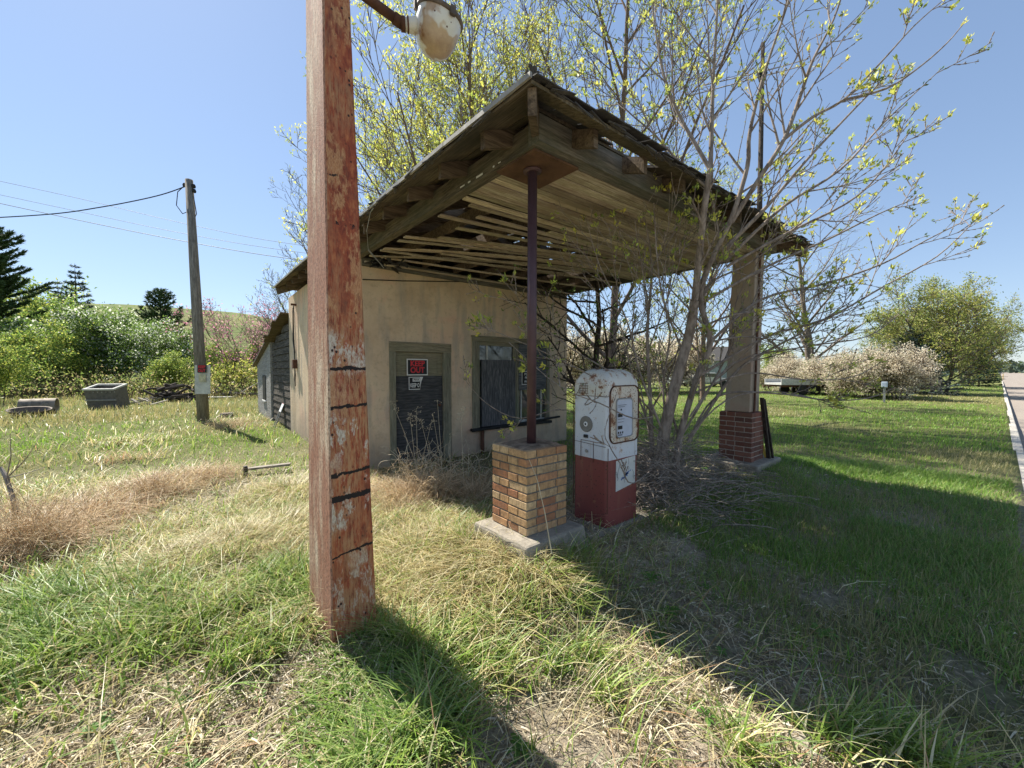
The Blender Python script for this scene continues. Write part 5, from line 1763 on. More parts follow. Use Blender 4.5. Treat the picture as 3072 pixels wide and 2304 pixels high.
M_BRUSH = bark_mat('bleached_twig', (0.13, 0.105, 0.085), (0.42, 0.36, 0.30), 10)
def thicket():
    """dead brush round the foot of the box elder"""
    rng = random.Random(31)
    lines = []
    for i in range(1200):
        t = rng.random() ** 2.3
        px = 1905 + 360 * t + rng.gauss(0, 25)
        p = Vector(W(px, 1400, 4.1 + rng.uniform(-.7, .9)))
        x, y = p.x, p.y
        if (2.62 < x < 3.2 and y < 2.6) or y < 1.55: continue
        hump = math.exp(-((px - 2010) / 110) ** 2)
        z = float(ground_z(x, y)) + rng.random() ** 1.3 * (0.12 + 0.5 * hump)
        a = rng.uniform(0, 6.28); L = rng.uniform(.2, .7)
        pts = []
        el = rng.uniform(-.1, .5 + .9 * hump); da = rng.uniform(-3.2, 3.2)
        for k in range(7):
            s = k / 6
            pts.append((x, y, max(z, 0.05)))
            x += math.cos(a + da * s) * L / 6; y += math.sin(a + da * s) * L / 6; z += L / 6 * math.sin(el * (1 - 1.7 * s))
        r = rng.uniform(.0012, .005)
        lines.append((pts, r, r * .5))
    v, q = tubes_np(lines, 4)
    o = np_mesh('dead_brush', v, q, M_BRUSH)
    tag(o, 'tangle of dead grey twigs heaped round the foot of the box elder', 'brush', kind='stuff')
thicket()

# --- trees behind the station
def behind_trees():
    P = dict(K=[9, 7, 5, 4, 3], n=[18, 10, 6, 4], t0=[0.12, 0.12, 0.15, 0.15], ang=[44, 38, 36, 34], ratio=[0.60, 0.55, 0.5, 0.5], wig=[0.03, 0.06, 0.08, 0.09, 0.08], up=[0.02, 0.07, 0.08, 0.09, 0.08], taper=0.45, rr=0.5, rmin=0.0050)
    def big(px, d, h, r0, label, seed, leaves, bark=M_TWIG, name='ash_tree', lean=(0, 0), P=P, keep=0.5, n_per=5, sz=0.095):
        g = Grow(seed, P)
        b = atd(px, d)
        g.branch((0, 0, -0.1), vnorm((lean[0], lean[1], 1)), h, r0, 0)
        ch = [leafset(g.tips, n_per, 0.05, sz, sz * 0.5, leaves, seed + 1, up=0.4, keep=min(1.0, keep * 1.35)),
              leafset(g.mids, 2, 0.04, sz * 0.6, sz * 0.35, leaves, seed + 2, up=0.3, keep=keep * 0.22)]
        return make_tree(name, b, label, 'tree', None, g, bark, [('crown', M_LEAF, ch)])
    big(1835, 14.5, 15.0, 0.17, 'tall ash tree in yellow green bud with dark trunk rising right above the canopy roof', 41, LIME, keep=0.55)
    P2 = dict(P); P2['n'] = [20, 10, 7, 4]; P2['t0'] = [0.12, 0.12, 0.15, 0.15]
    big(1500, 15.0, 13.2, 0.14, 'broad budding tree behind the roof ridge, thick with lime green tufts', 42, LIME_Y, keep=0.75, P=P2, lean=(-.1, .06))
    big(1260, 17.0, 10.5, 0.12, 'lower budding tree behind the left roof edge of the station', 43, LIME_Y, keep=0.6, P=P2, lean=(-.05, .08))
    P3 = dict(P); P3['n'] = [14, 8, 5, 3]
    big(1010, 24.0, 9.8, 0.13, 'bare grey twigged tree standing behind the painted post', 44, LIME, keep=0.10, P=P3, bark=M_BARK)
    big(890, 26.0, 7.0, 0.10, 'small bare tree seen above the grey lean-to roof', 45, LIME, keep=0.06, P=P3, bark=M_BARK)
    big(2110, 20.0, 9.5, 0.14, 'budding tree beyond the far corner of the canopy', 47, LIME, keep=0.5, P=P3)
    # dark tree close to the east wall
    g = Grow(46, dict(K=[8, 6, 5, 4], n=[15, 7, 5], t0=[0.08, 0.1, 0.15], ang=[60, 45, 40], ratio=[0.55, 0.55, 0.5], wig=[0.07, 0.12, 0.14, 0.12], up=[0.0, 0.03, 0.02, 0.03], taper=0.3, rr=0.5, rmin=0.0028))
    b = atd(1772, 7.9)
    g.branch((0, 0, -.1), vnorm((0.03, 0.0, 1)), 4.2, 0.085, 0)
    ch = [leafset(g.tips, 4, 0.02, 0.055, 0.026, GREEN, 5, up=.4, keep=.6), leafset(g.mids, 2, 0.02, 0.04, 0.02, GREEN, 6, up=.3, keep=.25)]
    make_tree('plum_tree', b, 'dark twiggy tree with small green leaves between building and fuel pump', 'tree', None, g, M_BARK_DK, [('crown', M_LEAF, ch)])
behind_trees()

# --- conifers
def conifer(name, loc, h, wbase, seed, label, cols, dense=1.0, spray=0.20, droop=-0.15, start=0.06, pine=False):
    rng = np.random.default_rng(seed)
    R = random.Random(seed)
    lines = [([(0, 0, -0.1), (0, 0, h * .5), (0, 0, h)], h * 0.018, 0.008)]
    pos, dirs = [], []
    z = h * start
    while z < h * 0.985:
        f = (z / h)
        rad = wbase * (1 - f) ** (0.85 if not pine else 0.55) * (1 if not pine else R.uniform(.5, 1.1))
        n = int(R.uniform(4, 7))
        a0 = R.uniform(0, 6.28)
        for i in range(n):
            a = a0 + i * 6.283 / n + R.uniform(-.3, .3)
            L = rad * R.uniform(0.75, 1.12) + 0.06
            el = (0.05 + 0.6 * f + R.uniform(-.1, .1)) if not pine else 0.25 + 0.5 * f
            pts = []
            for k in range(6):
                s = k / 5
                pts.append((math.cos(a) * L * s, math.sin(a) * L * s, z + L * (math.sin(el) * s + droop * s * s * 1.6 + 0.16 * s ** 3)))
            lines.append((pts, 0.012 + 0.01 * L, 0.004))
            ns = int(max(4, L / 0.10 * 2.2 * dense))
            for k in range(ns):
                s = (R.random() ** 0.7) * 0.95 + 0.05
                i0 = min(int(s * 5), 4); ff = s * 5 - i0
                q = [pts[i0][c] + (pts[i0 + 1][c] - pts[i0][c]) * ff for c in range(3)]
                sd = a + R.choice((-1, 1)) * R.uniform(0.3, 1.2)
                pos.append(q); dirs.append((math.cos(sd), math.sin(sd), R.uniform(-.25, .35) if not pine else R.uniform(0, .9)))
        z += h * R.uniform(0.034, 0.055) * (1 if not pine else 0.8)
    pos, dirs = np.array(pos), np.array(dirs)
    pos = np.repeat(pos, 4, 0); dirs = np.repeat(dirs, 4, 0)
    v, q = leaves_np(pos, dirs, spray * 0.75, spray * 0.13, rng, 0.28)
    c = mix_cols(len(pos), cols, rng, 0.3, 4)
    root = empty(name, loc, label, 'tree')
    tv, tq = tubes_np(lines[1:], 4)
    tv0, tq0 = tubes_np(lines[:1], 8)
    np_mesh('trunk', np.concatenate([tv, tv0]), np.concatenate([tq, tq0 + len(tv)]), M_BARK_DK, parent=root)
    np_mesh('crown', v, q, M_NEEDLE, c, parent=root, smooth=False)
    return root
conifer('spruce_tree', atd(236, 40), 12.3, 2.9, 61, 'tall dark spruce with pointed tip above the blossoming trees', SPRUCE, 1.1, 0.42)
conifer('spruce_tree', atd(183, 38), 10.2, 2.2, 62, 'shorter dark spruce standing left of the tall spruce', SPRUCE, 1.0, 0.38)
conifer('pine_tree', atd(487, 40), 9.6, 3.0, 63, 'dark young pine with upswept branches left of the utility pole', DKGREEN, 1.2, 0.50, 0.1, 0.2, True)
conifer('pine_tree', atd(-15, 28), 11.5, 4.0, 64, 'large dark pine cut off by the left edge of the view', DKGREEN, 3.2, 0.42, -0.02, 0.05, True)
conifer('spruce_tree', atd(2745, 25.5), 4.4, 2.3, 65, 'pale blue green spruce in front of the big green tree by the road', BLUESP, 1.5, 0.26, -0.12, 0.02)
conifer('spruce_tree', atd(2938, 36), 3.9, 1.5, 66, 'dark spruce at the road end of the roadside trees', SPRUCE, 1.2, 0.30, -0.12, 0.04)

# --- blossoming and leafing trees
def shrub_proto(name, seed, h, w, stems, loc, label, cat, leaf_a, leaf_b=None, n_a=3, n_b=2, sz=0.10, keep_a=1.0, keep_b=0.6, bark=M_BARK_DK, crown='blossom', spread=0.10, depth=4, group=None, mat_a=None, upk=0.04, rscale=1.0):
    P = dict(K=[6, 5, 4, 3][:depth], n=[9, 7, 5][:depth - 1], t0=[0.18, 0.15, 0.15], ang=[42, 42, 40], ratio=[0.62, 0.58, 0.55], wig=[0.08, 0.12, 0.14, 0.14], up=[upk, 0.03, 0.03, 0.03], taper=0.4, rr=0.5, rmin=0.006)
    g = Grow(seed, P)
    R = random.Random(seed)
    for i in range(stems):
        a = i * 6.283 / stems + R.uniform(-.5, .5)
        tilt = R.uniform(0.15, 0.75) * w / h
        rr = R.uniform(0, 0.12) * w
        g.branch((math.cos(a) * rr, math.sin(a) * rr, -0.1), vnorm((math.cos(a) * tilt, math.sin(a) * tilt, 1)), h * R.uniform(.75, 1.0), 0.045 * rscale, 0)
    sets = [(crown, mat_a or M_PETAL, [leafset(g.tips, n_a, spread, sz, sz * .6, leaf_a, seed + 1, up=.3, keep=keep_a, jitter=1.2), leafset(g.mids, 1, spread, sz * .9, sz * .6, leaf_a, seed + 2, up=.3, keep=keep_a * .5, jitter=1.2)])]
    if leaf_b:
        sets.append(('crown', M_LEAF, [leafset(g.tips, n_b, spread * 1.2, sz * 1.1, sz * .55, leaf_b, seed + 3, keep=keep_b), leafset(g.mids, 2, spread, sz, sz * .5, leaf_b, seed + 4, keep=keep_b * .7)]))
    return make_tree(name, loc, label, cat, group, g, bark, sets, sides=4)

a1 = shrub_proto('apple_tree', 71, 5.4, 5.6, 5, atd(270, 29), 'white blossoming apple tree, leftmost and largest of the white flowering trees', 'tree', WHITE, GREEN, 4, 5, 0.19, 0.55, 1.0, spread=0.22)
copy_tree(a1, atd(372, 31), 2.1, 0.92, 'white blossoming apple tree behind the grey metal box')
copy_tree(a1, atd(450, 29), 4.0, 0.80, 'smaller white blossoming apple tree nearest the young pine')
g1 = shrub_proto('leafy_tree', 73, 6.2, 5.0, 4, atd(80, 32), 'fresh green leafy tree beside the dark pine at far left', 'tree', GREEN, LIME, 5, 3, 0.22, 1.0, 0.6, crown='crown_leaves', spread=0.22, mat_a=M_LEAF)
for nm, px, d, rot, sc, lab in (('leafy_tree', 150, 25, 1.2, 0.62, 'lower green tree in front of the two spruces'),
                                ('leafy_tree', -10, 18, 2.2, 0.42, 'small bright green bush at the left edge below the pine'),
                                ('leafy_tree', 560, 36, 3.0, 0.62, 'green tree just left of the utility pole'),
                                ('leafy_tree', 655, 30, 4.4, 0.48, 'green bush right of the utility pole below the hill'),
                                ('leafy_tree', 760, 31, 5.3, 0.50, 'dusty green bush behind the lean-to and the pile of boards'),
                                ('leafy_tree', 50, 42, 0.4, 1.5, 'tall pale green tree behind the dark pine at far left'),
                                ('leafy_tree', 1930, 34, 0.9, 0.55, 'green bush seen through the bay beside the pump'),
                                ('leafy_tree', 2330, 38, 1.9, 0.55, 'green bush right of the stucco column far across the lawn'),
                                ('leafy_tree', 520, 24, 1.9, 0.36, 'thin leafed bush between the log pile and the metal box')):
    copy_tree(g1, atd(px, d), rot, sc, lab)
y1 = shrub_proto('forsythia_bush', 75, 1.9, 2.4, 7, atd(705, 25), 'yellow green budding bush behind the plank pile', 'bush', LIME_Y, None, 4, 1, 0.13, 0.9, spread=0.10, crown='crown', mat_a=M_LEAF, depth=3)
p1 = shrub_proto('plum_tree', 77, 6.0, 6.0, 5, atd(770, 28), 'half bare tree with purple twigs and pink blossom above the lean-to', 'tree', PINK, None, 2, 1, 0.15, 0.35, spread=0.15, bark=M_TWIG, upk=0.05)
copy_tree(p1, atd(868, 30), 2.5, 0.85, 'pink tinged bare tree directly behind the black shed')

# hedge of pale blossom along the far lawn
h1 = shrub_proto('blossom_shrub', 79, 2.35, 2.6, 9, atd(2700, 21.0), 'cream blossoming shrub closest to the blue green spruce', 'shrub', CREAM, None, 5, 1, 0.085, 1.0, spread=0.09, bark=M_TWIG, group='row of cream blossoming shrubs', crown='blossom', depth=4, rscale=.5)
h2 = shrub_proto('blossom_shrub', 80, 2.2, 2.4, 9, atd(2600, 21.5), 'cream blossoming shrub behind the small post, second from the blue green spruce', 'shrub', CREAM, GREEN, 4, 1, 0.085, 1.0, 0.2, spread=0.09, bark=M_TWIG, group='row of cream blossoming shrubs', depth=4, rscale=.5)
for k, (px, d, rot, s_) in enumerate(((2655, 23, 1.0, (1.0, 1.1, 0.85)), (2530, 23.5, 2.0, (1.1, 1.0, 0.98)), (2455, 25, 3.0, (1.0, 1.0, 0.85)), (2385, 27, 4.0, (1.1, 1.0, 0.95)), (2310, 30, 5.0, (0.9, 0.9, 0.8)))):
    copy_tree(h1 if k % 2 else h2, atd(px, d), rot, s_, ['cream blossoming shrub between the two nearest the spruce', 'tallest looking cream shrub in the middle of the row', 'cream shrub right of the flatbed trailer', 'cream shrub behind the flatbed trailer', 'far cream shrub left end of the row beside the column'][k])
for k, (px, d, rot, s_) in enumerate(((1760, 26, .4, 1.5), (1890, 27, 1.4, 1.7), (2010, 28, 2.4, 1.5))):
    copy_tree(h2 if k % 2 else h1, atd(px, d), rot, s_, ['pale shrub across the lawn just right of the building corner', 'pale shrub across the lawn above the fuel pump', 'pale shrub across the lawn left of the stucco column'][k])

def roadside_tree():
    P = dict(K=[7, 6, 5, 4], n=[16, 8, 5], t0=[0.08, 0.12, 0.15], ang=[52, 42, 38], ratio=[0.66, 0.55, 0.5], wig=[0.05, 0.09, 0.12, 0.12], up=[0.0, 0.05, 0.04, 0.03], taper=0.45, rr=0.5, rmin=0.008)
    g = Grow(91, P)
    R = random.Random(2)
    for i in range(3):
        a = i * 2.1
        g.branch((math.cos(a) * .3, math.sin(a) * .3, -.1), vnorm((math.cos(a) * .22, math.sin(a) * .22, 1)), 5.9 * R.uniform(.85, 1.0), 0.11, 0)
    OL = [(0.42, 0.44, 0.11), (0.48, 0.44, 0.14), (0.32, 0.38, 0.10), (0.22, 0.29, 0.07)]
    ch = [leafset(g.tips, 6, 0.12, 0.14, 0.07, OL, 6, up=.2, keep=.9), leafset(g.mids, 3, 0.13, 0.12, 0.06, OL, 7, keep=.5)]
    t = make_tree('maple_tree', atd(2822, 25.5), 'large olive green tree beside the road, behind the blue green spruce', 'tree', None, g, M_BARK, [('crown', M_LEAF, ch)])
    copy_tree(t, atd(2905, 39), 2.0, 1.02, 'second olive green tree further along the road')
    copy_tree(t, atd(2700, 33), 4.1, 0.86, 'olive green tree left of the large roadside tree')
    P = dict(P); P['n'] = [12, 7, 5]
    g = Grow(92, P)
    g.branch((0, 0, -.1), vnorm((0.02, 0, 1)), 11.0, 0.26, 0)
    g.branch((1.1, 0.2, -.1), vnorm((0.12, 0, 1)), 9.0, 0.18, 0)
    ch = [leafset(g.tips, 3, 0.08, 0.12, 0.06, LIME, 8, keep=.45)]
    make_tree('cottonwood_tree', atd(2432, 31), 'tall grey trunked tree with sparse buds right of the stucco column', 'tree', None, g, M_BARK, [('crown', M_LEAF, ch)])
    # far woods near the skyline
    rng = np.random.default_rng(5)
    N = 9000
    x = rng.uniform(420, 900, N); y = rng.uniform(-60, 60, N) + 24
    h = 3 + 5 * vnoise(x, y, 25, 4)
    p = np.stack([x, y, h * rng.random(N)], -1)
    v, q = leaves_np(p, np.tile([0, 0, 1.0], (N, 1)), 3.0, 2.6, rng, 0.9)
    m = y > -10
    c = mix_cols(N, [(0.07, 0.10, 0.07), (0.09, 0.12, 0.09)], rng, .2, 4)
    o = np_mesh('far_woods', v, q, M_NEEDLE, c, smooth=False)
    tag(o, 'low dark woods on the skyline at the end of the road', 'woods', kind='stuff')
roadside_tree()

# --- undergrowth at the foot of the left trees
def undergrowth():
    rng = np.random.default_rng(12)
    N = 3400
    px = rng.uniform(-250, 900, N); d = rng.uniform(20, 33, N)
    P = np.array([[*(W(a, 1112, b))] for a, b in zip(px, d)])
    x, y = P[:, 0], P[:, 1]
    keep = (y > 17.5)
    x, y = x[keep], y[keep]; n = len(x)
    z = ground_z(x, y)
    pts = [((x[i], y[i], z[i]), (0, 0, 1)) for i in range(n)]
    lines = []
    R = random.Random(5)
    tips = []
    for i in range(n):
        hh = R.uniform(.25, 1.0) * (0.6 + 1.8 * float(vnoise(x[i], y[i], 2.2, 9))); a = R.uniform(0, 6.28); t = R.uniform(.05, .5)
        tp = (x[i] + math.cos(a) * t * hh, y[i] + math.sin(a) * t * hh, z[i] + hh)
        lines.append(([(x[i], y[i], z[i] - .05), (x[i] + math.cos(a) * t * hh * .3, y[i] + math.sin(a) * t * hh * .3, z[i] + hh * .5), tp], 0.007, 0.003))
        tips.append((tp, (0, 0, 1)))
        tips.append((lines[-1][0][1], (0, 0, 1)))
    v, q = tubes_np(lines, 3)
    vt, qt, ct = leafset(tips, 2, 0.16, 0.15, 0.07, [(0.40, 0.33, 0.15), (0.24, 0.30, 0.08), (0.50, 0.41, 0.22), (0.18, 0.26, 0.06), (0.34, 0.38, 0.10)], 3, keep=.8)
    cs = np.tile([0.20, 0.15, 0.10], (len(v), 1))
    V = np.concatenate([v, vt]); Q = np.concatenate([q, qt + len(v)]); C = np.concatenate([cs, ct])
    o = np_mesh('undergrowth', V, Q, M_LEAF, C, smooth=False)
    tag(o, 'brown and green undergrowth below the trees on the left', 'undergrowth', kind='stuff')
undergrowth()

# ------------------------------------------------------------------ far things across the lawn
def far_things():
    # flatbed trailer with pale load
    def oriented(px, py):
        p = at(px, py)
        a = RGT.copy(); b = Vector((FWD.x, FWD.y, 0)).normalized()
        return p, Matrix(((a.x, b.x, 0, p.x), (a.y, b.y, 0, p.y), (0, 0, 1, p.z), (0, 0, 0, 1)))
    p, M = oriented(2370, 1184)
    t = empty('flatbed_trailer', p, 'weathered flatbed trailer parked at the left end of the blossoming shrubs', 'trailer')
    m = MB(); m.box(-1.1, 1.9, -.8, .8, 0.62, 0.74, M=M); m.box(-1.1, 1.9, -.8, -.75, 0.74, 0.98, M=M); m.box(-1.1, 1.9, .75, .8, 0.74, 0.98, M=M)
    m.build('bed', flat_mat('pale_metal_bed', (.45, .45, .43), .6), t)
    m = MB(); m.box(-.9, 1.7, -.55, -.45, .48, .62, M=M); m.box(-.9, 1.7, .45, .55, .48, .62, M=M); m.box(-1.7, -.9, -.05, .05, .5, .58, M=M)
    m.build('chassis', M_RUST, t)
    for y in (-.82, .82):
        for x in (.2, .95):
            w = MB(); w.lathe([(0, -.09), (.2, -.09), (.3, -.06), (.3, .06), (.2, .09), (0, .09)], 18, M=M @ Matrix.Translation((x, y, .3)) @ Matrix.Rotation(math.pi / 2, 4, 'X')); w.build('wheel', M_BLACK, t)
    p, M = oriented(2110, 1160)
    t = empty('parked_car', p, 'old white car parked across the lawn behind the box elder', 'car')
    m = MB()
    prof = [(-2.2, .35), (2.2, .35), (2.25, .72), (1.2, .82), (.75, 1.28), (-.75, 1.32), (-1.35, .88), (-2.2, .80)]
    n = len(prof)
    for sgn in (0,):
        vs = [M @ Vector((a, -.8, b)) for a, b in prof] + [M @ Vector((a, .8, b)) for a, b in prof]
        m.add(vs, [tuple(range(n))[::-1], tuple(range(n, 2 * n))] + [(k, (k + 1) % n, n + (k + 1) % n, n + k) for k in range(n)])
    m.build('body', flat_mat('chalky_car_paint', (.62, .60, .56), .4), t, bevel=.05)
    g = MB(); g.hexa([M @ Vector(v) for v in ((-1.15, -.81, .90), (1.0, -.81, .90), (1.0, -.805, .90), (-1.15, -.805, .90))], [M @ Vector(v) for v in ((-.72, -.81, 1.24), (.7, -.81, 1.22), (.7, -.805, 1.22), (-.72, -.805, 1.24))]); g.build('window', M_GLASS, t)
    for x in (-1.4, 1.4):
        for y in (-.82, .82):
            w = MB(); w.lathe([(0, -.1), (.2, -.1), (.32, -.07), (.32, .07), (.2, .1), (0, .1)], 18, M=M @ Matrix.Translation((x, y, .32)) @ Matrix.Rotation(math.pi / 2, 4, 'X')); w.build('wheel', M_BLACK, t)
    # far sheds
    def shed(px, d, w, dp, h, wall, roof, label, name='far_house'):
        c = atd(px, d)
        a = RGT.copy(); b = Vector((FWD.x, FWD.y, 0)).normalized()
        Mx = Matrix(((a.x, b.x, 0, c.x), (a.y, b.y, 0, c.y), (0, 0, 1, c.z), (0, 0, 0, 1)))
        t = empty(name, c, label, 'house')
        m = MB(); m.box(-w / 2, w / 2, -dp / 2, dp / 2, -.2, h, M=Mx); m.build('wall', wall, t)
        r = MB(); o = .3
        r.add([Mx @ Vector(v) for v in ((-w / 2 - o, -dp / 2 - o, h), (w / 2 + o, -dp / 2 - o, h), (w / 2 + o, 0, h + dp * .3), (-w / 2 - o, 0, h + dp * .3), (-w / 2 - o, dp / 2 + o, h), (w / 2 + o, dp / 2 + o, h))], [(0, 1, 2, 3), (3, 2, 5, 4), (0, 3, 4), (1, 5, 2), (0, 4, 5, 1)])
        r.build('roof', roof, t)
        for x in (-w * .25, w * .22):
            g = MB(); g.box(x - .5, x + .5, -dp / 2 - .03, -dp / 2 - .002, h * .4, h * .8, M=Mx); g.build('window', M_GLASS, t)
    shed(2120, 48, 9, 6, 2.6, flat_mat('grey_siding', (.34, .38, .38), .8), M_SHINGLE, 'low grey house across the lawn behind the white car')
    shed(1700, 36, 8, 5, 2.5, flat_mat('pink_siding', (.50, .36, .30), .8), flat_mat('pale_roof', (.45, .42, .40), .8), 'small pinkish house glimpsed right of the stucco building')
    # little utility marker post by the hedge
    c = at(2652, 1208)
    t = empty('marker_post', c, 'small grey marker post with pale blue cap in front of the cream shrubs', 'marker post')
    m = MB(); m.box(c.x - .04, c.x + .04, c.y - .04, c.y + .04, 0, .75); m.build('post', M_STEEL, t)
    m = MB(); m.box(c.x - .10, c.x + .10, c.y - .10, c.y + .10, .72, .98); m.build('cap', flat_mat('pale_blue_box', (.45, .52, .62), .5), t, bevel=.02)
    # road signs far along the verge
    for k, (px, d, zz, lab) in enumerate(((2955, 75, 3.0, 'pair of small road sign boards on posts far along the verge, left one'), (2972, 75, 3.0, 'pair of small road sign boards on posts far along the verge, right one'), (3001, 110, 2.2, 'distant small blue grey sign right of the paired road signs'))):
        c = atd(px, d)
        t = empty('road_sign', c, lab, 'road sign')
        m = MB(); m.box(c.x - .05, c.x + .05, c.y - .05, c.y + .05, 0, zz); m.build('post', M_STEEL, t)
        a = RGT
        m = MB(); m.bar(Vector((c.x, c.y, zz - .3)) - a * .45, Vector((c.x, c.y, zz - .3)) + a * .45, .05, .75); m.build('panel', flat_mat('back_of_sign', (.16, .20, .24), .6), t)
        m = MB(); m.bar(Vector((c.x, c.y, zz - 1.2)) - a * .4, Vector((c.x, c.y, zz - 1.2)) + a * .4, .05, .5); m.build('panel', flat_mat('back_of_sign2', (.16, .20, .24), .6), t)
    for k, (px, d) in enumerate(((2960, 58), (2985, 64), (3010, 72))):
        c = atd(px, d)
        m = MB(); m.tube([c, c + Vector((0, 0, 1.2))], .05, 6)
        tag(m.build('marker_stake', M_YELLOW), ['yellow verge stake closest to the roadside trees', 'middle yellow verge stake along the far road', 'yellow verge stake furthest along the road'][k], 'stake', 'yellow stakes along the verge')
far_things()

# ------------------------------------------------------------------ grasses and litter
def seg_fields():
    def blob(px, py, r, h=0.0):
        x, y = GP(px, py, h)
        return x, y, r
    F = dict(
        green=[blob(120, 1830, .55), blob(330, 1800, .5), blob(520, 1880, .35), blob(20, 1980, .4), blob(850, 1770, .35), blob(780, 1960, .22), blob(1110, 1990, .26), blob(1150, 2090, .28), blob(1270, 2180, .2), blob(1080, 2240, .2),
               blob(1350, 1960, .16), blob(1560, 1870, .10), blob(1720, 1850, .10), blob(1760, 1960, .08), blob(1560, 2060, .10), blob(1650, 2000, .08), blob(1820, 2090, .08), blob(1720, 1760, .2), blob(1440, 2000, .12), blob(2480, 2230, .10), blob(2580, 2200, .10), blob(2750, 2280, .13), blob(2680, 2240, .10), blob(2200, 2260, .08), blob(1080, 2130, .25), blob(650, 1690, .3), blob(1400, 1680, .25)],
        tangle=[blob(130, 1590, .60), blob(300, 1540, .55), blob(500, 1460, .70), blob(20, 1540, .5), blob(400, 1380, .5), blob(720, 1262, .8), blob(1300, 1500, .55), blob(1210, 1450, .5), blob(1400, 1460, .5), blob(1180, 1520, .4)],
        straw=[blob(820, 1560, .7), blob(620, 1640, .6), blob(450, 1700, .45), blob(850, 1500, .6), blob(1240, 1640, .5), blob(1380, 1620, .4), blob(1300, 1780, .4), blob(1500, 1750, .40), blob(1200, 1850, .22), blob(900, 1840, .25), blob(1450, 1830, .28), blob(1640, 1790, .22), blob(160, 1450, .5), blob(1060, 1560, .5), blob(850, 1640, .4), blob(660, 1800, .25), blob(380, 1330, .6), blob(200, 1480, .5), blob(560, 1560, .4)],
        bare=[blob(1610, 2150, .20), blob(1560, 2120, .16), blob(1700, 2200, .14), blob(1480, 2220, .12), blob(2900, 2000, .16), blob(2950, 2080, .18), blob(2480, 1800, .14), blob(2060, 1670, .16), blob(1750, 2260, .14), blob(2100, 2250, .12), blob(2050, 1900, .1), blob(2180, 1960, .1)],
        lawn=[blob(2200, 1560, .5), blob(2300, 1750, .45), blob(2450, 1900, .35), blob(2500, 1650, .9), blob(2800, 1600, 1.3), blob(2350, 1520, .6), blob(2700, 1900, .5), blob(2950, 1750, .6), blob(2600, 2050, .3), blob(2980, 2200, .3)],
    )
    return F
FIELDS = seg_fields()
def field(name, x, y):
    s = np.zeros_like(x)
    for bx, by, r in FIELDS[name]:
        s = np.maximum(s, np.exp(-(((x - bx) ** 2 + (y - by) ** 2) / (r * r))))
    return s

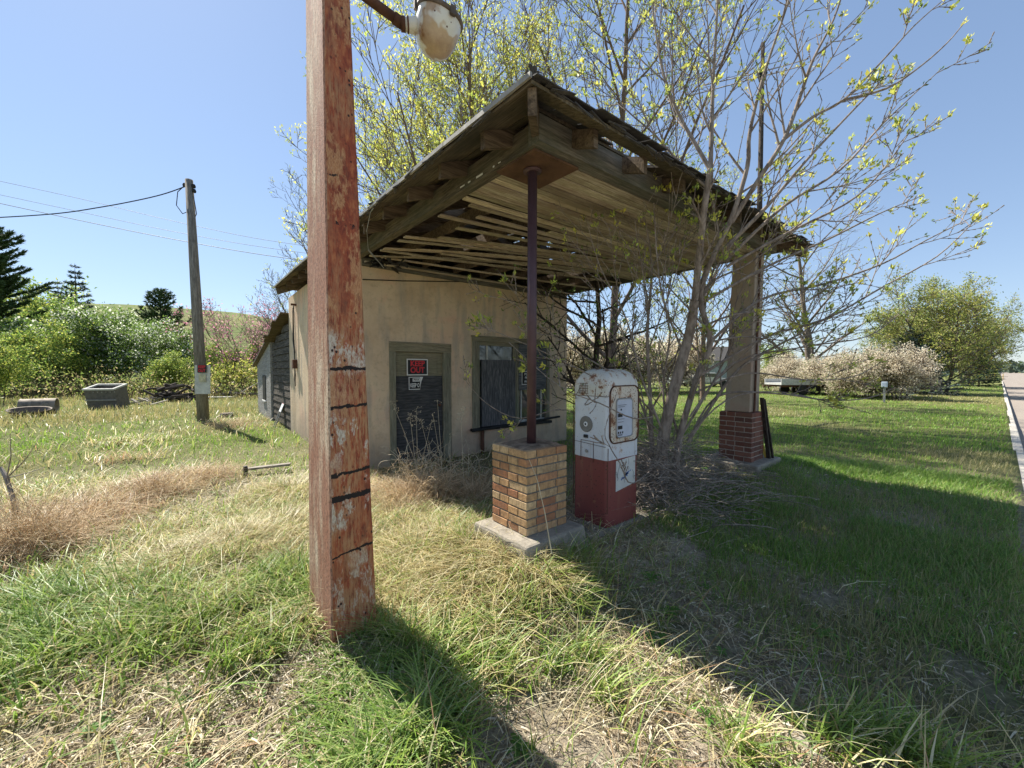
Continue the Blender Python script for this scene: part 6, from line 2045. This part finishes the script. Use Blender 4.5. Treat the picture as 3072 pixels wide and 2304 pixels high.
def grasses():
    rng = np.random.default_rng(77)
    chunks = {'short': [], 'tall': [], 'dry': []}
    bands = [(1.05, 2.2, 4200), (2.2, 3.4, 3300), (3.4, 5.0, 2200), (5.0, 8.0, 1150), (8, 13, 460), (13, 20, 190), (20, 34, 60), (34, 60, 14)]
    half = math.radians(64)
    for (r0, r1, dens) in bands:
        area = half * (r1 * r1 - r0 * r0)
        N = int(area * dens)
        r = np.sqrt(rng.uniform(r0 * r0, r1 * r1, N))
        a = YAW + rng.uniform(-half, half, N)
        x, y = r * np.cos(a), r * np.sin(a)
        ok = (y > -0.16 + 0.03 * rng.normal(0, 1, N))
        ok &= ~((x > 1.9) & (x < 6.3) & (y > 5.95) & (y < 16.8))
        ok &= ~((x > 1.70) & (x < 2.35) & (y > 1.96) & (y < 2.61))
        ok &= ~((x > 2.66) & (x < 3.13) & (y > 2.03) & (y < 2.42))
        ok &= ~((x > .57) & (x < .83) & (y > 2.23) & (y < 2.76))
        ok &= ~((x > 5.75) & (x < 6.6) & (y > 2.0) & (y < 2.7))
        x, y, r = x[ok], y[ok], r[ok]
        N = len(x)
        z = ground_z(x, y)
        fg, ft, fs, fb, fl = (field(k, x, y) for k in ('green', 'tangle', 'straw', 'bare', 'lawn'))
        n1 = vnoise(x, y, 0.45, 11); n2 = vnoise(x, y, 1.6, 12); n3 = vnoise(x, y, 5.0, 13)
        left = (y - x * 1.0 > 0.1)            # yard side
        far_lawn = sstep(5.2, 7.5, r) * (~left)
        yard = left.astype(float)
        right_side = sstep(2.2, 4.2, x) * (1 - sstep(1.2, 2.2, y)) * (1 - sstep(8, 12, x) * 0)
        wl = fl + 0.50 * right_side * (0.6 + 0.8 * n2) + far_lawn * (0.9 + 0.3 * n2) + 0.62 * sstep(5.5, 7.5, r) * yard * (0.7 + 0.6 * n3)
        wg = fg * 1.15 + 0.22 * n1 * yard
        wt = ft * (0.45 + 0.85 * vnoise(x, y, .38, 31) + 0.3 * n2)
        ws = fs * 1.1 + 0.25 * n2 * yard + 0.15 * n1
        wlit = 0.36 + 0.25 * n2
        G = rng.gumbel(0, 0.13, (5, N))
        w = np.stack([wl, wg, wt, ws, wlit]) + G
        k = np.argmax(w, 0)
        cov = np.ones(N)
        cov[k == 4] = 0.42
        cov[k == 1] = 0.85
        near_post = (np.hypot(x - 0.50, y - 2.15) < 0.22)
        cov[near_post] = 0.35
        cov *= 1 - np.clip(fb * 1.15, 0, 0.97)
        sel = rng.random(N) < cov
        x, y, z, r, k, n1, n2, n3, yard = (v[sel] for v in (x, y, z, r, k, n1, n2, n3, yard))
        N = len(x)
        ws_ = np.maximum(1.0, r / 5.0)
        h = np.zeros(N); wd = np.zeros(N); ln = np.zeros(N); cols = np.zeros((N, 3)); dr = np.full(N, 0.6)
        az = rng.uniform(0, 2 * np.pi, N)
        def setk(kk, hlo, hhi, w_, llo, lhi, pal, var=.25, dl=.6, dh=1.0):
            m = k == kk
            n = m.sum()
            if n == 0: return m
            h[m] = rng.uniform(hlo, hhi, n) ; wd[m] = w_ * rng.uniform(.6, 1.3, n); ln[m] = rng.uniform(llo, lhi, n)
            cols[m] = mix_cols(n, pal, rng, var); dr[m] = rng.uniform(dl, dh, n)
            return m
        GR = [(0.21, 0.33, 0.05), (0.28, 0.39, 0.07), (0.14, 0.24, 0.04), (0.36, 0.43, 0.12), (0.20, 0.28, 0.10)]
        LW = [(0.17, 0.34, 0.03), (0.23, 0.38, 0.045), (0.30, 0.40, 0.07), (0.12, 0.25, 0.03)]
        ST = [(0.66, 0.55, 0.28), (0.74, 0.65, 0.38), (0.50, 0.40, 0.19), (0.80, 0.74, 0.50), (0.42, 0.42, 0.14), (0.30, 0.22, 0.10)]
        TG = [(0.62, 0.52, 0.28), (0.60, 0.50, 0.27), (0.66, 0.54, 0.32), (0.40, 0.27, 0.15), (0.74, 0.64, 0.42), (0.50, 0.30, 0.17), (0.30, 0.26, 0.10), (0.26, 0.34, 0.10)]
        LT = [(0.60, 0.51, 0.33), (0.44, 0.36, 0.22), (0.30, 0.28, 0.12), (0.22, 0.26, 0.08), (0.70, 0.62, 0.45), (0.22, 0.17, 0.11)]
        m = setk(0, .035, .085, .0045, .1, .9, LW)
        dry = m & (vnoise(x, y, 2.6, 21) + 0.35 * vnoise(x, y, .6, 22) + 0.25 * rng.random(N) > 0.98)
        cols[dry] = mix_cols(dry.sum(), [(0.36, 0.32, 0.13), (0.42, 0.36, 0.18), (0.24, 0.25, 0.09)], rng, .2)
        h[m] *= 1.3
        shade_side = m & (r < 6.5) & (yard < .5)
        h[shade_side] *= 1.2
        m = setk(1, .12, .28, .0095, .35, 1.1, GR, .22, .5, .9)
        old = m & (rng.random(N) < 0.22)
        cols[old] = mix_cols(old.sum(), ST, rng, .2)
        m = setk(2, .08, .36, .0052, .6, 2.0, TG, .25, .35, .8)
        m = setk(3, .10, .28, .0060, .6, 1.6, ST, .2, .5, .95)
        gm = m & (rng.random(N) < 0.25)
        cols[gm] = mix_cols(gm.sum(), GR, rng, .2); wd[gm] *= 1.5
        m = setk(4, .025, .09, .0050, .3, 1.8, LT, .25)
        gl = m & (rng.random(N) < 0.22 + .2 * n1)
        cols[gl] = mix_cols(gl.sum(), GR, rng, .2)
        # wind leans most blades the same way
        az = np.where(rng.random(N) < 0.5, np.radians(-60) + rng.normal(0, .8, N), az)
        # tall dry grass before the far left trees
        fy = (yard > .5) & (r > 16) & (rng.random(N) < 0.75)
        cols[fy] = mix_cols(fy.sum(), [(0.34, 0.30, 0.12), (0.42, 0.35, 0.16), (0.20, 0.23, 0.07)], rng, .2); h[fy] = rng.uniform(.08, .34, fy.sum())
        wd *= ws_
        h *= np.where(r > 9, 1.15, 1.0)
        h *= np.where(np.hypot(x - 0.42, y - 1.90) < 0.42, 0.38, 1.0)
        grp = np.where((k == 0) | (k == 4), 0, np.where(k == 1, 1, 2))
        for gi, nm in enumerate(('short', 'tall', 'dry')):
            s = grp == gi
            if s.sum() == 0: continue
            segs = 3 if r1 <= 5.1 and gi else 2
            chunks[nm].append(blades_np(x[s], y[s], z[s] - .01, h[s], wd[s], ln[s], az[s], cols[s], segs, dr[s], rng))
    # thick green lawn on the road side of the station
    for (r0, r1, dens) in ((1.9, 3.2, 5200), (3.2, 5.2, 4200), (5.2, 8.5, 1500)):
        N = int(half * (r1 * r1 - r0 * r0) * dens)
        r = np.sqrt(rng.uniform(r0 * r0, r1 * r1, N)); a = YAW + rng.uniform(-half, 0.15, N)
        x, y = r * np.cos(a), r * np.sin(a)
        p = sstep(2.3, 4.6, x + 0.9 * (vnoise(x, y, .8, 41) - .5)) * (1 - sstep(1.5, 2.4, y)) * (0.25 + 0.9 * sstep(.25, .55, vnoise(x, y, .55, 42))) * (1 - field('bare', x, y))
        ok = (y > -.15) & (rng.random(N) < p)
        x, y, r = x[ok], y[ok], r[ok]; N = len(x)
        chunks['short'].append(blades_np(x, y, ground_z(x, y) - .01, rng.uniform(.04, .12, N), .0055 * np.maximum(1, r / 4.5) * rng.uniform(.6, 1.3, N), rng.uniform(.2, 1.1, N), rng.uniform(0, 6.283, N), mix_cols(N, [(0.17, 0.31, 0.05), (0.23, 0.36, 0.07), (0.13, 0.24, 0.04), (0.32, 0.39, 0.11)], rng, .2), 2, rng.uniform(.4, .8, N), rng))
    # explicit tall clumps: green bunches near the post, dry mounds on the left
    def clump(px, py, n, rad, hlo, hhi, w, pal, lean=(.4, 1.3), key='tall', bias=None, seed=0, mound=0.0):
        cx, cy = GP(px, py)
        rr = rad * np.sqrt(rng.random(n)); aa = rng.uniform(0, 6.283, n)
        x, y = cx + rr * np.cos(aa), cy + rr * np.sin(aa)
        az = aa + rng.normal(0, .7, n)
        if bias is not None:
            m = rng.random(n) < .6
            az[m] = bias + rng.normal(0, .5, m.sum())
        hh = rng.uniform(hlo, hhi, n) * (1 - .35 * rr / rad) * np.where(np.hypot(x - 0.42, y - 1.90) < 0.42, 0.38, 1.0)
        zz = ground_z(x, y) - .01 + mound * (1 - (rr / rad) ** 2) * rng.random(n)
        chunks[key].append(blades_np(x, y, zz, hh, w * rng.uniform(.6, 1.3, n), rng.uniform(*lean, n), az, mix_cols(n, pal, rng, .22), 5, rng.uniform(.5, .85, n), rng))
    GR2 = [(0.19, 0.32, 0.07), (0.27, 0.39, 0.09), (0.13, 0.23, 0.05), (0.36, 0.44, 0.15)]
    GRY = [(0.32, 0.42, 0.09), (0.42, 0.48, 0.12), (0.22, 0.34, 0.07)]
    ST2 = [(0.70, 0.60, 0.33), (0.78, 0.70, 0.45), (0.52, 0.42, 0.20), (0.30, 0.23, 0.11)]
    TG2 = [(0.60, 0.46, 0.27), (0.68, 0.55, 0.34), (0.38, 0.25, 0.14), (0.76, 0.65, 0.43), (0.54, 0.32, 0.18), (0.26, 0.18, 0.09)]
    for (px, py, n, rad) in ((1060, 1980, 420, .22), (1150, 2080, 420, .24), (1030, 2120, 300, .2), (1250, 2190, 260, .18), (1080, 2260, 330, .2), (1200, 1960, 200, .16), (60, 1850, 420, .35), (250, 1830, 420, .35), (450, 1870, 260, .28), (20, 2000, 260, .25), (860, 1760, 200, .22), (930, 1830, 120, .14)):
        clump(px, py, n, rad, .16, .38, .0085, GR2, bias=math.radians(150))
    for (px, py, n, rad) in ((1560, 1880, 60, .10), (1740, 1850, 60, .10), (1770, 1980, 50, .09), (1450, 2010, 60, .1), (1510, 2060, 30, .05), (1660, 2000, 30, .06), (1840, 2110, 26, .05), (1590, 2250, 14, .03), (2490, 2230, 46, .06), (2560, 2210, 50, .06), (2650, 2250, 60, .07), (2720, 2290, 60, .07), (2820, 2300, 40, .05), (2210, 2280, 30, .05), (1980, 1880, 34, .06), (2290, 2290, 30, .05), (1870, 1770, 40, .08), (1620, 1790, 60, .1), (820, 1980, 40, .05), (1130, 2230, 50, .06)):
        clump(px, py, n, rad, .08, .22, .0075, GRY, (.2, 1.0))
    for (px, py, n, rad, m) in ((100, 1640, 900, .36, .16), (260, 1570, 700, .42, .12), (430, 1490, 800, .45, .1), (560, 1450, 700, .5, .1), (1290, 1500, 1500, .42, .18), (1190, 1500, 1000, .35, .12), (1400, 1490, 900, .35, .12)):
        clump(px, py, n, rad, .12, .42, .0050, TG2, (.7, 2.2), 'dry', seed=3, mound=m)
    for (px, py, n, rad, m) in ((1250, 1700, 1500, .38, .04), (1420, 1740, 1400, .34, .04), (1330, 1830, 900, .28, .02), (1560, 1760, 700, .22, .02), (860, 1600, 1300, .42, .05), (700, 1660, 1200, .42, .05), (520, 1720, 1000, .36, .05), (1180, 1780, 700, .22, .03), (1630, 1800, 300, .14, .0), (880, 1480, 900, .5, .05), (1080, 1660, 500, .3, .03), (1440, 1680, 420, .16, .02), (1520, 1710, 420, .16, .02), (1600, 1735, 300, .12, .02), (1180, 1560, 700, .35, .05)):
        clump(px, py, n, rad, .12, .32, .0058, ST2 + [(0.36, 0.36, 0.14)], (.6, 1.8), 'dry', mound=m)
    # fine long straws crossing over the foreground
    for (px, py, n, rad, b) in ((1060, 2060, 46, .25, 150), (700, 1900, 40, .4, 140), (300, 1750, 40, .5, 20), (1200, 1880, 30, .3, 170), (1500, 2250, 22, .25, -20), (1800, 2230, 26, .3, 10)):
        clump(px, py, n, rad, .35, .62, .0026, ST2, (.7, 1.5), 'dry', bias=math.radians(b))
    for nm, lab, cat in (('short', 'short lawn grass, green turning to dry patches', 'grass'), ('tall', 'tall fresh green grass in bunches round the post and yard', 'grass'), ('dry', 'bleached dry straw and tangled dead weeds', 'dry grass')):
        v, q, c = join_np(chunks[nm])
        o = np_mesh({'short': 'lawn_grass', 'tall': 'tall_grass', 'dry': 'dry_grass'}[nm], v, q, M_GRASS, c)
        tag(o, lab, cat, kind='stuff')
        print(nm, len(q))
    # flat litter of dead blades and leaf scraps
    chunks2 = []
    for (r0, r1, dens) in ((1.05, 2.4, 5200), (2.4, 4.2, 2600), (4.2, 7.0, 800)):
        N = int(half * (r1 * r1 - r0 * r0) * dens)
        r = np.sqrt(rng.uniform(r0 * r0, r1 * r1, N)); a = YAW + rng.uniform(-half, half, N)
        x, y = r * np.cos(a), r * np.sin(a)
        ok = (y > -.15) & ~((x > 1.85) & (x < 6.3) & (y > 5.9)) & (rng.random(N) > .8 * field('bare', x, y)) & (rng.random(N) > .75 * field('lawn', x, y)) & (rng.random(N) > .8 * sstep(2.6, 4.4, x))
        x, y = x[ok], y[ok]; N = len(x)
        z = ground_z(x, y) + rng.uniform(.002, .03, N)
        a = rng.uniform(0, 6.283, N)
        d = np.stack([np.cos(a), np.sin(a), rng.normal(0, .25, N)], -1)
        L = rng.uniform(.012, .07, N)[:, None]; w = rng.uniform(.0018, .006, N)[:, None]
        s = np.stack([-np.sin(a), np.cos(a), rng.normal(0, .5, N)], -1)
        p = np.stack([x, y, z], -1)
        mid = p + d * L * .5 + np.array([0, 0, 1.0]) * rng.uniform(0, .010, N)[:, None]
        V = np.stack([p - s * w * .5, p + s * w * .5, mid + s * w * .5, mid - s * w * .5, p + d * L + s * w * .3, p + d * L - s * w * .3], 1).reshape(-1, 3)
        b = np.arange(N)[:, None] * 6
        Q = np.concatenate([b + np.array([[0, 1, 2, 3]]), b + np.array([[3, 2, 4, 5]])], 0)
        C = mix_cols(N, [(0.64, 0.55, 0.38), (0.50, 0.41, 0.28), (0.34, 0.26, 0.17), (0.78, 0.70, 0.53), (0.20, 0.15, 0.10), (0.58, 0.48, 0.31)], rng, .25, 6)
        chunks2.append((V, Q, C))
    v, q, c = join_np(chunks2)
    o = np_mesh('straw_litter', v, q, M_GRASS, c, smooth=False)
    tag(o, 'pale litter of dead blades lying on the bare soil', 'litter', kind='stuff')
    # pebbles and soil crumbs on the bare patches
    N = 9000
    r = np.sqrt(rng.uniform(1.05 ** 2, 5.5 ** 2, N)); a = YAW + rng.uniform(-half, half, N)
    x, y = r * np.cos(a), r * np.sin(a)
    ok = (y > -.14) & (y < 5.8) & (rng.random(N) < .12 + field('bare', x, y))
    x, y = x[ok], y[ok]; N = len(x)
    z = ground_z(x, y)
    s = rng.uniform(.003, .010, N)
    o8 = np.array([[1, 0, 0], [0, 1, 0], [-1, 0, 0], [0, -1, 0], [0, 0, .8], [0, 0, -.5]], float)
    V = np.stack([x, y, z + s * .2], -1)[:, None, :] + o8[None] * s[:, None, None] * rng.uniform(.6, 1.3, (N, 6, 1))
    f = np.array([[0, 1, 4], [1, 2, 4], [2, 3, 4], [3, 0, 4]])
    Q = (np.arange(N)[:, None, None] * 6 + f[None]).reshape(-1, 3)
    C = mix_cols(N, [(0.30, 0.25, 0.20), (0.22, 0.18, 0.14), (0.40, 0.36, 0.30)], rng, .3, 6)
    o = np_mesh('gravel', V.reshape(-1, 3), Q, M_PETAL, C, smooth=False)
    tag(o, 'loose pebbles and soil crumbs on bare patches', 'gravel', kind='stuff')
grasses()

# --- seed-head weeds before the door and a few separate stalks
def weeds():
    rng = random.Random(15)
    def stalk(root_px, pts, heads, label, name='seed_stalk'):
        base = Vector(W(*pts[0]))
        p = empty(name, base, label, 'weed stalk', 'dry seed stalks before the station')
        m = MB()
        m.tube([W(*q) for q in pts], [.004 - .0025 * i / (len(pts) - 1) for i in range(len(pts))], 5)
        m.build('stem', M_STRAW, p)
        tip = Vector(W(*pts[-1])); prev = Vector(W(*pts[-2])); d = (tip - prev).normalized()
        mb = MB()
        for k in range(heads):
            q = tip - d * k * .028
            for s_ in range(3):
                e = q + Vector((rng.uniform(-.05, .05), rng.uniform(-.05, .05), rng.uniform(-.04, .03)))
                mb.tube([q, e], [.0012, .001], 3)
                mb.lathe([(0, -.012), (.005, 0), (0, .012)], 5, M=Matrix.Translation(e) @ Matrix.Rotation(rng.uniform(0, 3), 4, 'X') @ Matrix.Rotation(rng.uniform(0, 3), 4, 'Y'))
        if heads: mb.build('seed_head', M_STRAW, p)
    data = [([(1262, 1470, 5.1), (1240, 1370, 5.1), (1210, 1290, 5.1), (1176, 1205, 5.1)], 5, 'dry stalk leaning left across the dark door'),
            ([(1270, 1470, 5.0), (1245, 1380, 5.0), (1236, 1300, 5.0), (1229, 1240, 5.0)], 6, 'dry stalk with dense seed head low on the door'),
            ([(1275, 1470, 5.0), (1252, 1350, 5.0), (1250, 1290, 5.0), (1249, 1226, 5.0)], 7, 'dry stalk with largest seed head in front of the door'),
            ([(1310, 1470, 5.0), (1290, 1370, 5.0), (1262, 1260, 5.0)], 4, 'dry stalk leaning left behind the largest seed head'),
            ([(1255, 1460, 5.1), (1270, 1370, 5.1), (1295, 1262, 5.1)], 5, 'dry stalk leaning right towards the door frame'),
            ([(1330, 1480, 4.9), (1322, 1340, 4.9), (1312, 1200, 4.9)], 1, 'tall bare stalk at the right side of the door'),
            ([(1340, 1480, 4.9), (1315, 1340, 4.9), (1298, 1240, 4.9)], 1, 'thin bare stalk leaning over the right door frame'),
            ([(1392, 1490, 4.8), (1388, 1370, 4.8), (1384, 1260, 4.8), (1394, 1222, 4.8)], 6, 'tall pale stalk with drooping seed head between door and window'),
            ([(1350, 1470, 4.9), (1352, 1380, 4.9), (1351, 1300, 4.9)], 1, 'short straight stalk left of the tall drooping one'),
            ([(1220, 1440, 5.1), (1195, 1370, 5.1), (1155, 1338, 5.1)], 4, 'short stalk bent left at the wall foot'),
            ([(1655, 1660, 2.55), (1635, 1540, 2.55), (1612, 1440, 2.55), (1587, 1378, 2.55)], 0, 'long pale straw leaning on the brick pier')]
    for pts, hd, lab in data:
        stalk(None, pts, hd, lab)
    # writhing dead vine at the foot of the door
    lines = []
    for i in range(90):
        px, py = rng.uniform(1170, 1470), rng.uniform(1400, 1480)
        p = Vector(W(px, py, rng.uniform(4.7, 5.3)))
        p.z = rng.uniform(.05, .42)
        a = rng.uniform(0, 6.28); el = rng.uniform(-.3, 1.0)
        pts = []
        for k in range(12):
            pts.append(tuple(p))
            a += rng.uniform(-.8, .8); el += rng.uniform(-.6, .5)
            p = p + Vector((math.cos(a) * math.cos(el), math.sin(a) * math.cos(el), math.sin(el))) * .035
            p.z = max(p.z, .03)
        lines.append((pts, .004, .0016))
    v, q = tubes_np(lines, 4)
    tag(np_mesh('dead_vine', v, q, M_STRAW), 'writhing pale dead vine at the foot of the door', 'vine', kind='stuff')
M_STRAW = flat_mat('bleached_straw', (0.52, 0.45, 0.32), 0.8, 0, 0.25)
weeds()

# --- round brown tumbleweed-like dead bushes
def dead_bushes():
    M_DEAD = bark_mat('dead_weed_stem', (0.38, 0.26, 0.15), (0.80, 0.64, 0.42), 8)
    def bush(px, py, r, h, n, seed, label):
        rng = random.Random(seed)
        x0, y0 = GP(px, py)
        z0 = float(ground_z(x0, y0))
        lines = []
        for i in range(n):
            a = rng.uniform(0, 6.28); el = rng.uniform(.15, 1.5)
            q = [x0 + rng.gauss(0, r * .3), y0 + rng.gauss(0, r * .3), z0]
            L = r * rng.uniform(.7, 1.5)
            pts = []
            da = rng.uniform(-1.5, 1.5); de = rng.uniform(-2.8, -.3)
            for k in range(8):
                s_ = k / 7
                pts.append((q[0], q[1], max(q[2], z0)))
                e = el + de * s_ * s_
                q[0] += math.cos(a + da * s_) * math.cos(e) * L / 7
                q[1] += math.sin(a + da * s_) * math.cos(e) * L / 7
                q[2] += math.sin(e) * L / 7 * h / r
            rr = rng.uniform(.0010, .0034)
            lines.append((pts, rr, rr * .4))
            for j in range(2):
                b = pts[rng.randrange(2, 8)]
                g_ = [rng.gauss(0, .030) for c in range(3)]
                lines.append(([b] + [tuple(b[c] + (g_[c] + rng.gauss(0, .006)) * t for c in range(3)) for t in (1, 2, 3)], rr * .6, rr * .3))
        v, q = tubes_np(lines, 3)
        tag(np_mesh('dead_bush', v, q, M_DEAD), label, 'dead bush')
    bush(95, 1665, .40, .46, 620, 1, 'largest round brown dead bush, at the left edge above the green grass')
    bush(300, 1560, .30, .20, 260, 2, 'low brown dead bush just right of the largest one')
    bush(455, 1500, .30, .30, 300, 3, 'upright brown dead bush in the middle of the dry strip')
    bush(640, 1440, .36, .20, 260, 4, 'brown dead bush closest to the half buried plank')
    bush(1270, 1520, .42, .50, 420, 5, 'pale dead bush in front of the door')
    bush(1415, 1520, .30, .26, 240, 6, 'small dead bush between the door and the brick pier')
    bush(690, 1280, .55, .22, 240, 7, 'flat rusty weed patch beside the stump')
dead_bushes()

# --- low broad-leaved weeds scattered through the litter
def broadleaf():
    rng = np.random.default_rng(8)
    pos, dirs, spec = [], [], []
    R_ = random.Random(3)
    spots = [GP(1560, 2255), GP(1280, 2290), GP(1700, 2020), GP(1380, 1920), GP(560, 2120), GP(760, 2230), GP(300, 2200), GP(1900, 2040), GP(2120, 2160)]
    for i in range(90):
        r = R_.uniform(1.6, 7.0); a = YAW + R_.uniform(-.9, .95)
        spots.append((r * math.cos(a), r * math.sin(a)))
    P, Q, C, off = [], [], [], 0
    for (x, y) in spots:
        if y < 0 or (x > 1.8 and y > 5.8) or (1.6 < x < 3.3 and 1.9 < y < 2.8): continue
        z = float(ground_z(x, y))
        n = R_.randrange(6, 12)
        s = R_.uniform(.03, .075)
        g = R_.uniform(.8, 1.2)
        for k in range(n):
            a = 6.283 * k / n + R_.uniform(-.3, .3)
            L = s * R_.uniform(.7, 1.3); w = L * R_.uniform(.22, .36)
            d = np.array([math.cos(a), math.sin(a), 0.0]); sd = np.array([-math.sin(a), math.cos(a), 0.0])
            b = np.array([x, y, z + .01])
            rows = [(0.0, .15, 0.0), (.35, .8, .30), (.7, 1.0, .36), (1.0, .1, .20)]
            vv = []
            for t, ww, hh in rows:
                c = b + d * L * t + np.array([0, 0, L * hh * 1.1])
                vv += [c + sd * w * ww * .5, c - sd * w * ww * .5]
            P += vv
            for r_ in range(3):
                q = off + r_ * 2
                Q.append((q, q + 1, q + 3, q + 2))
            off += 8
            C += [(0.13 * g, 0.26 * g, 0.05 * g)] * 8
    o = np_mesh('low_weeds', np.array(P), np.array(Q), M_LEAF, np.array(C))
    tag(o, 'low green broad leaved weeds scattered in the litter', 'weeds', kind='stuff')
broadleaf()
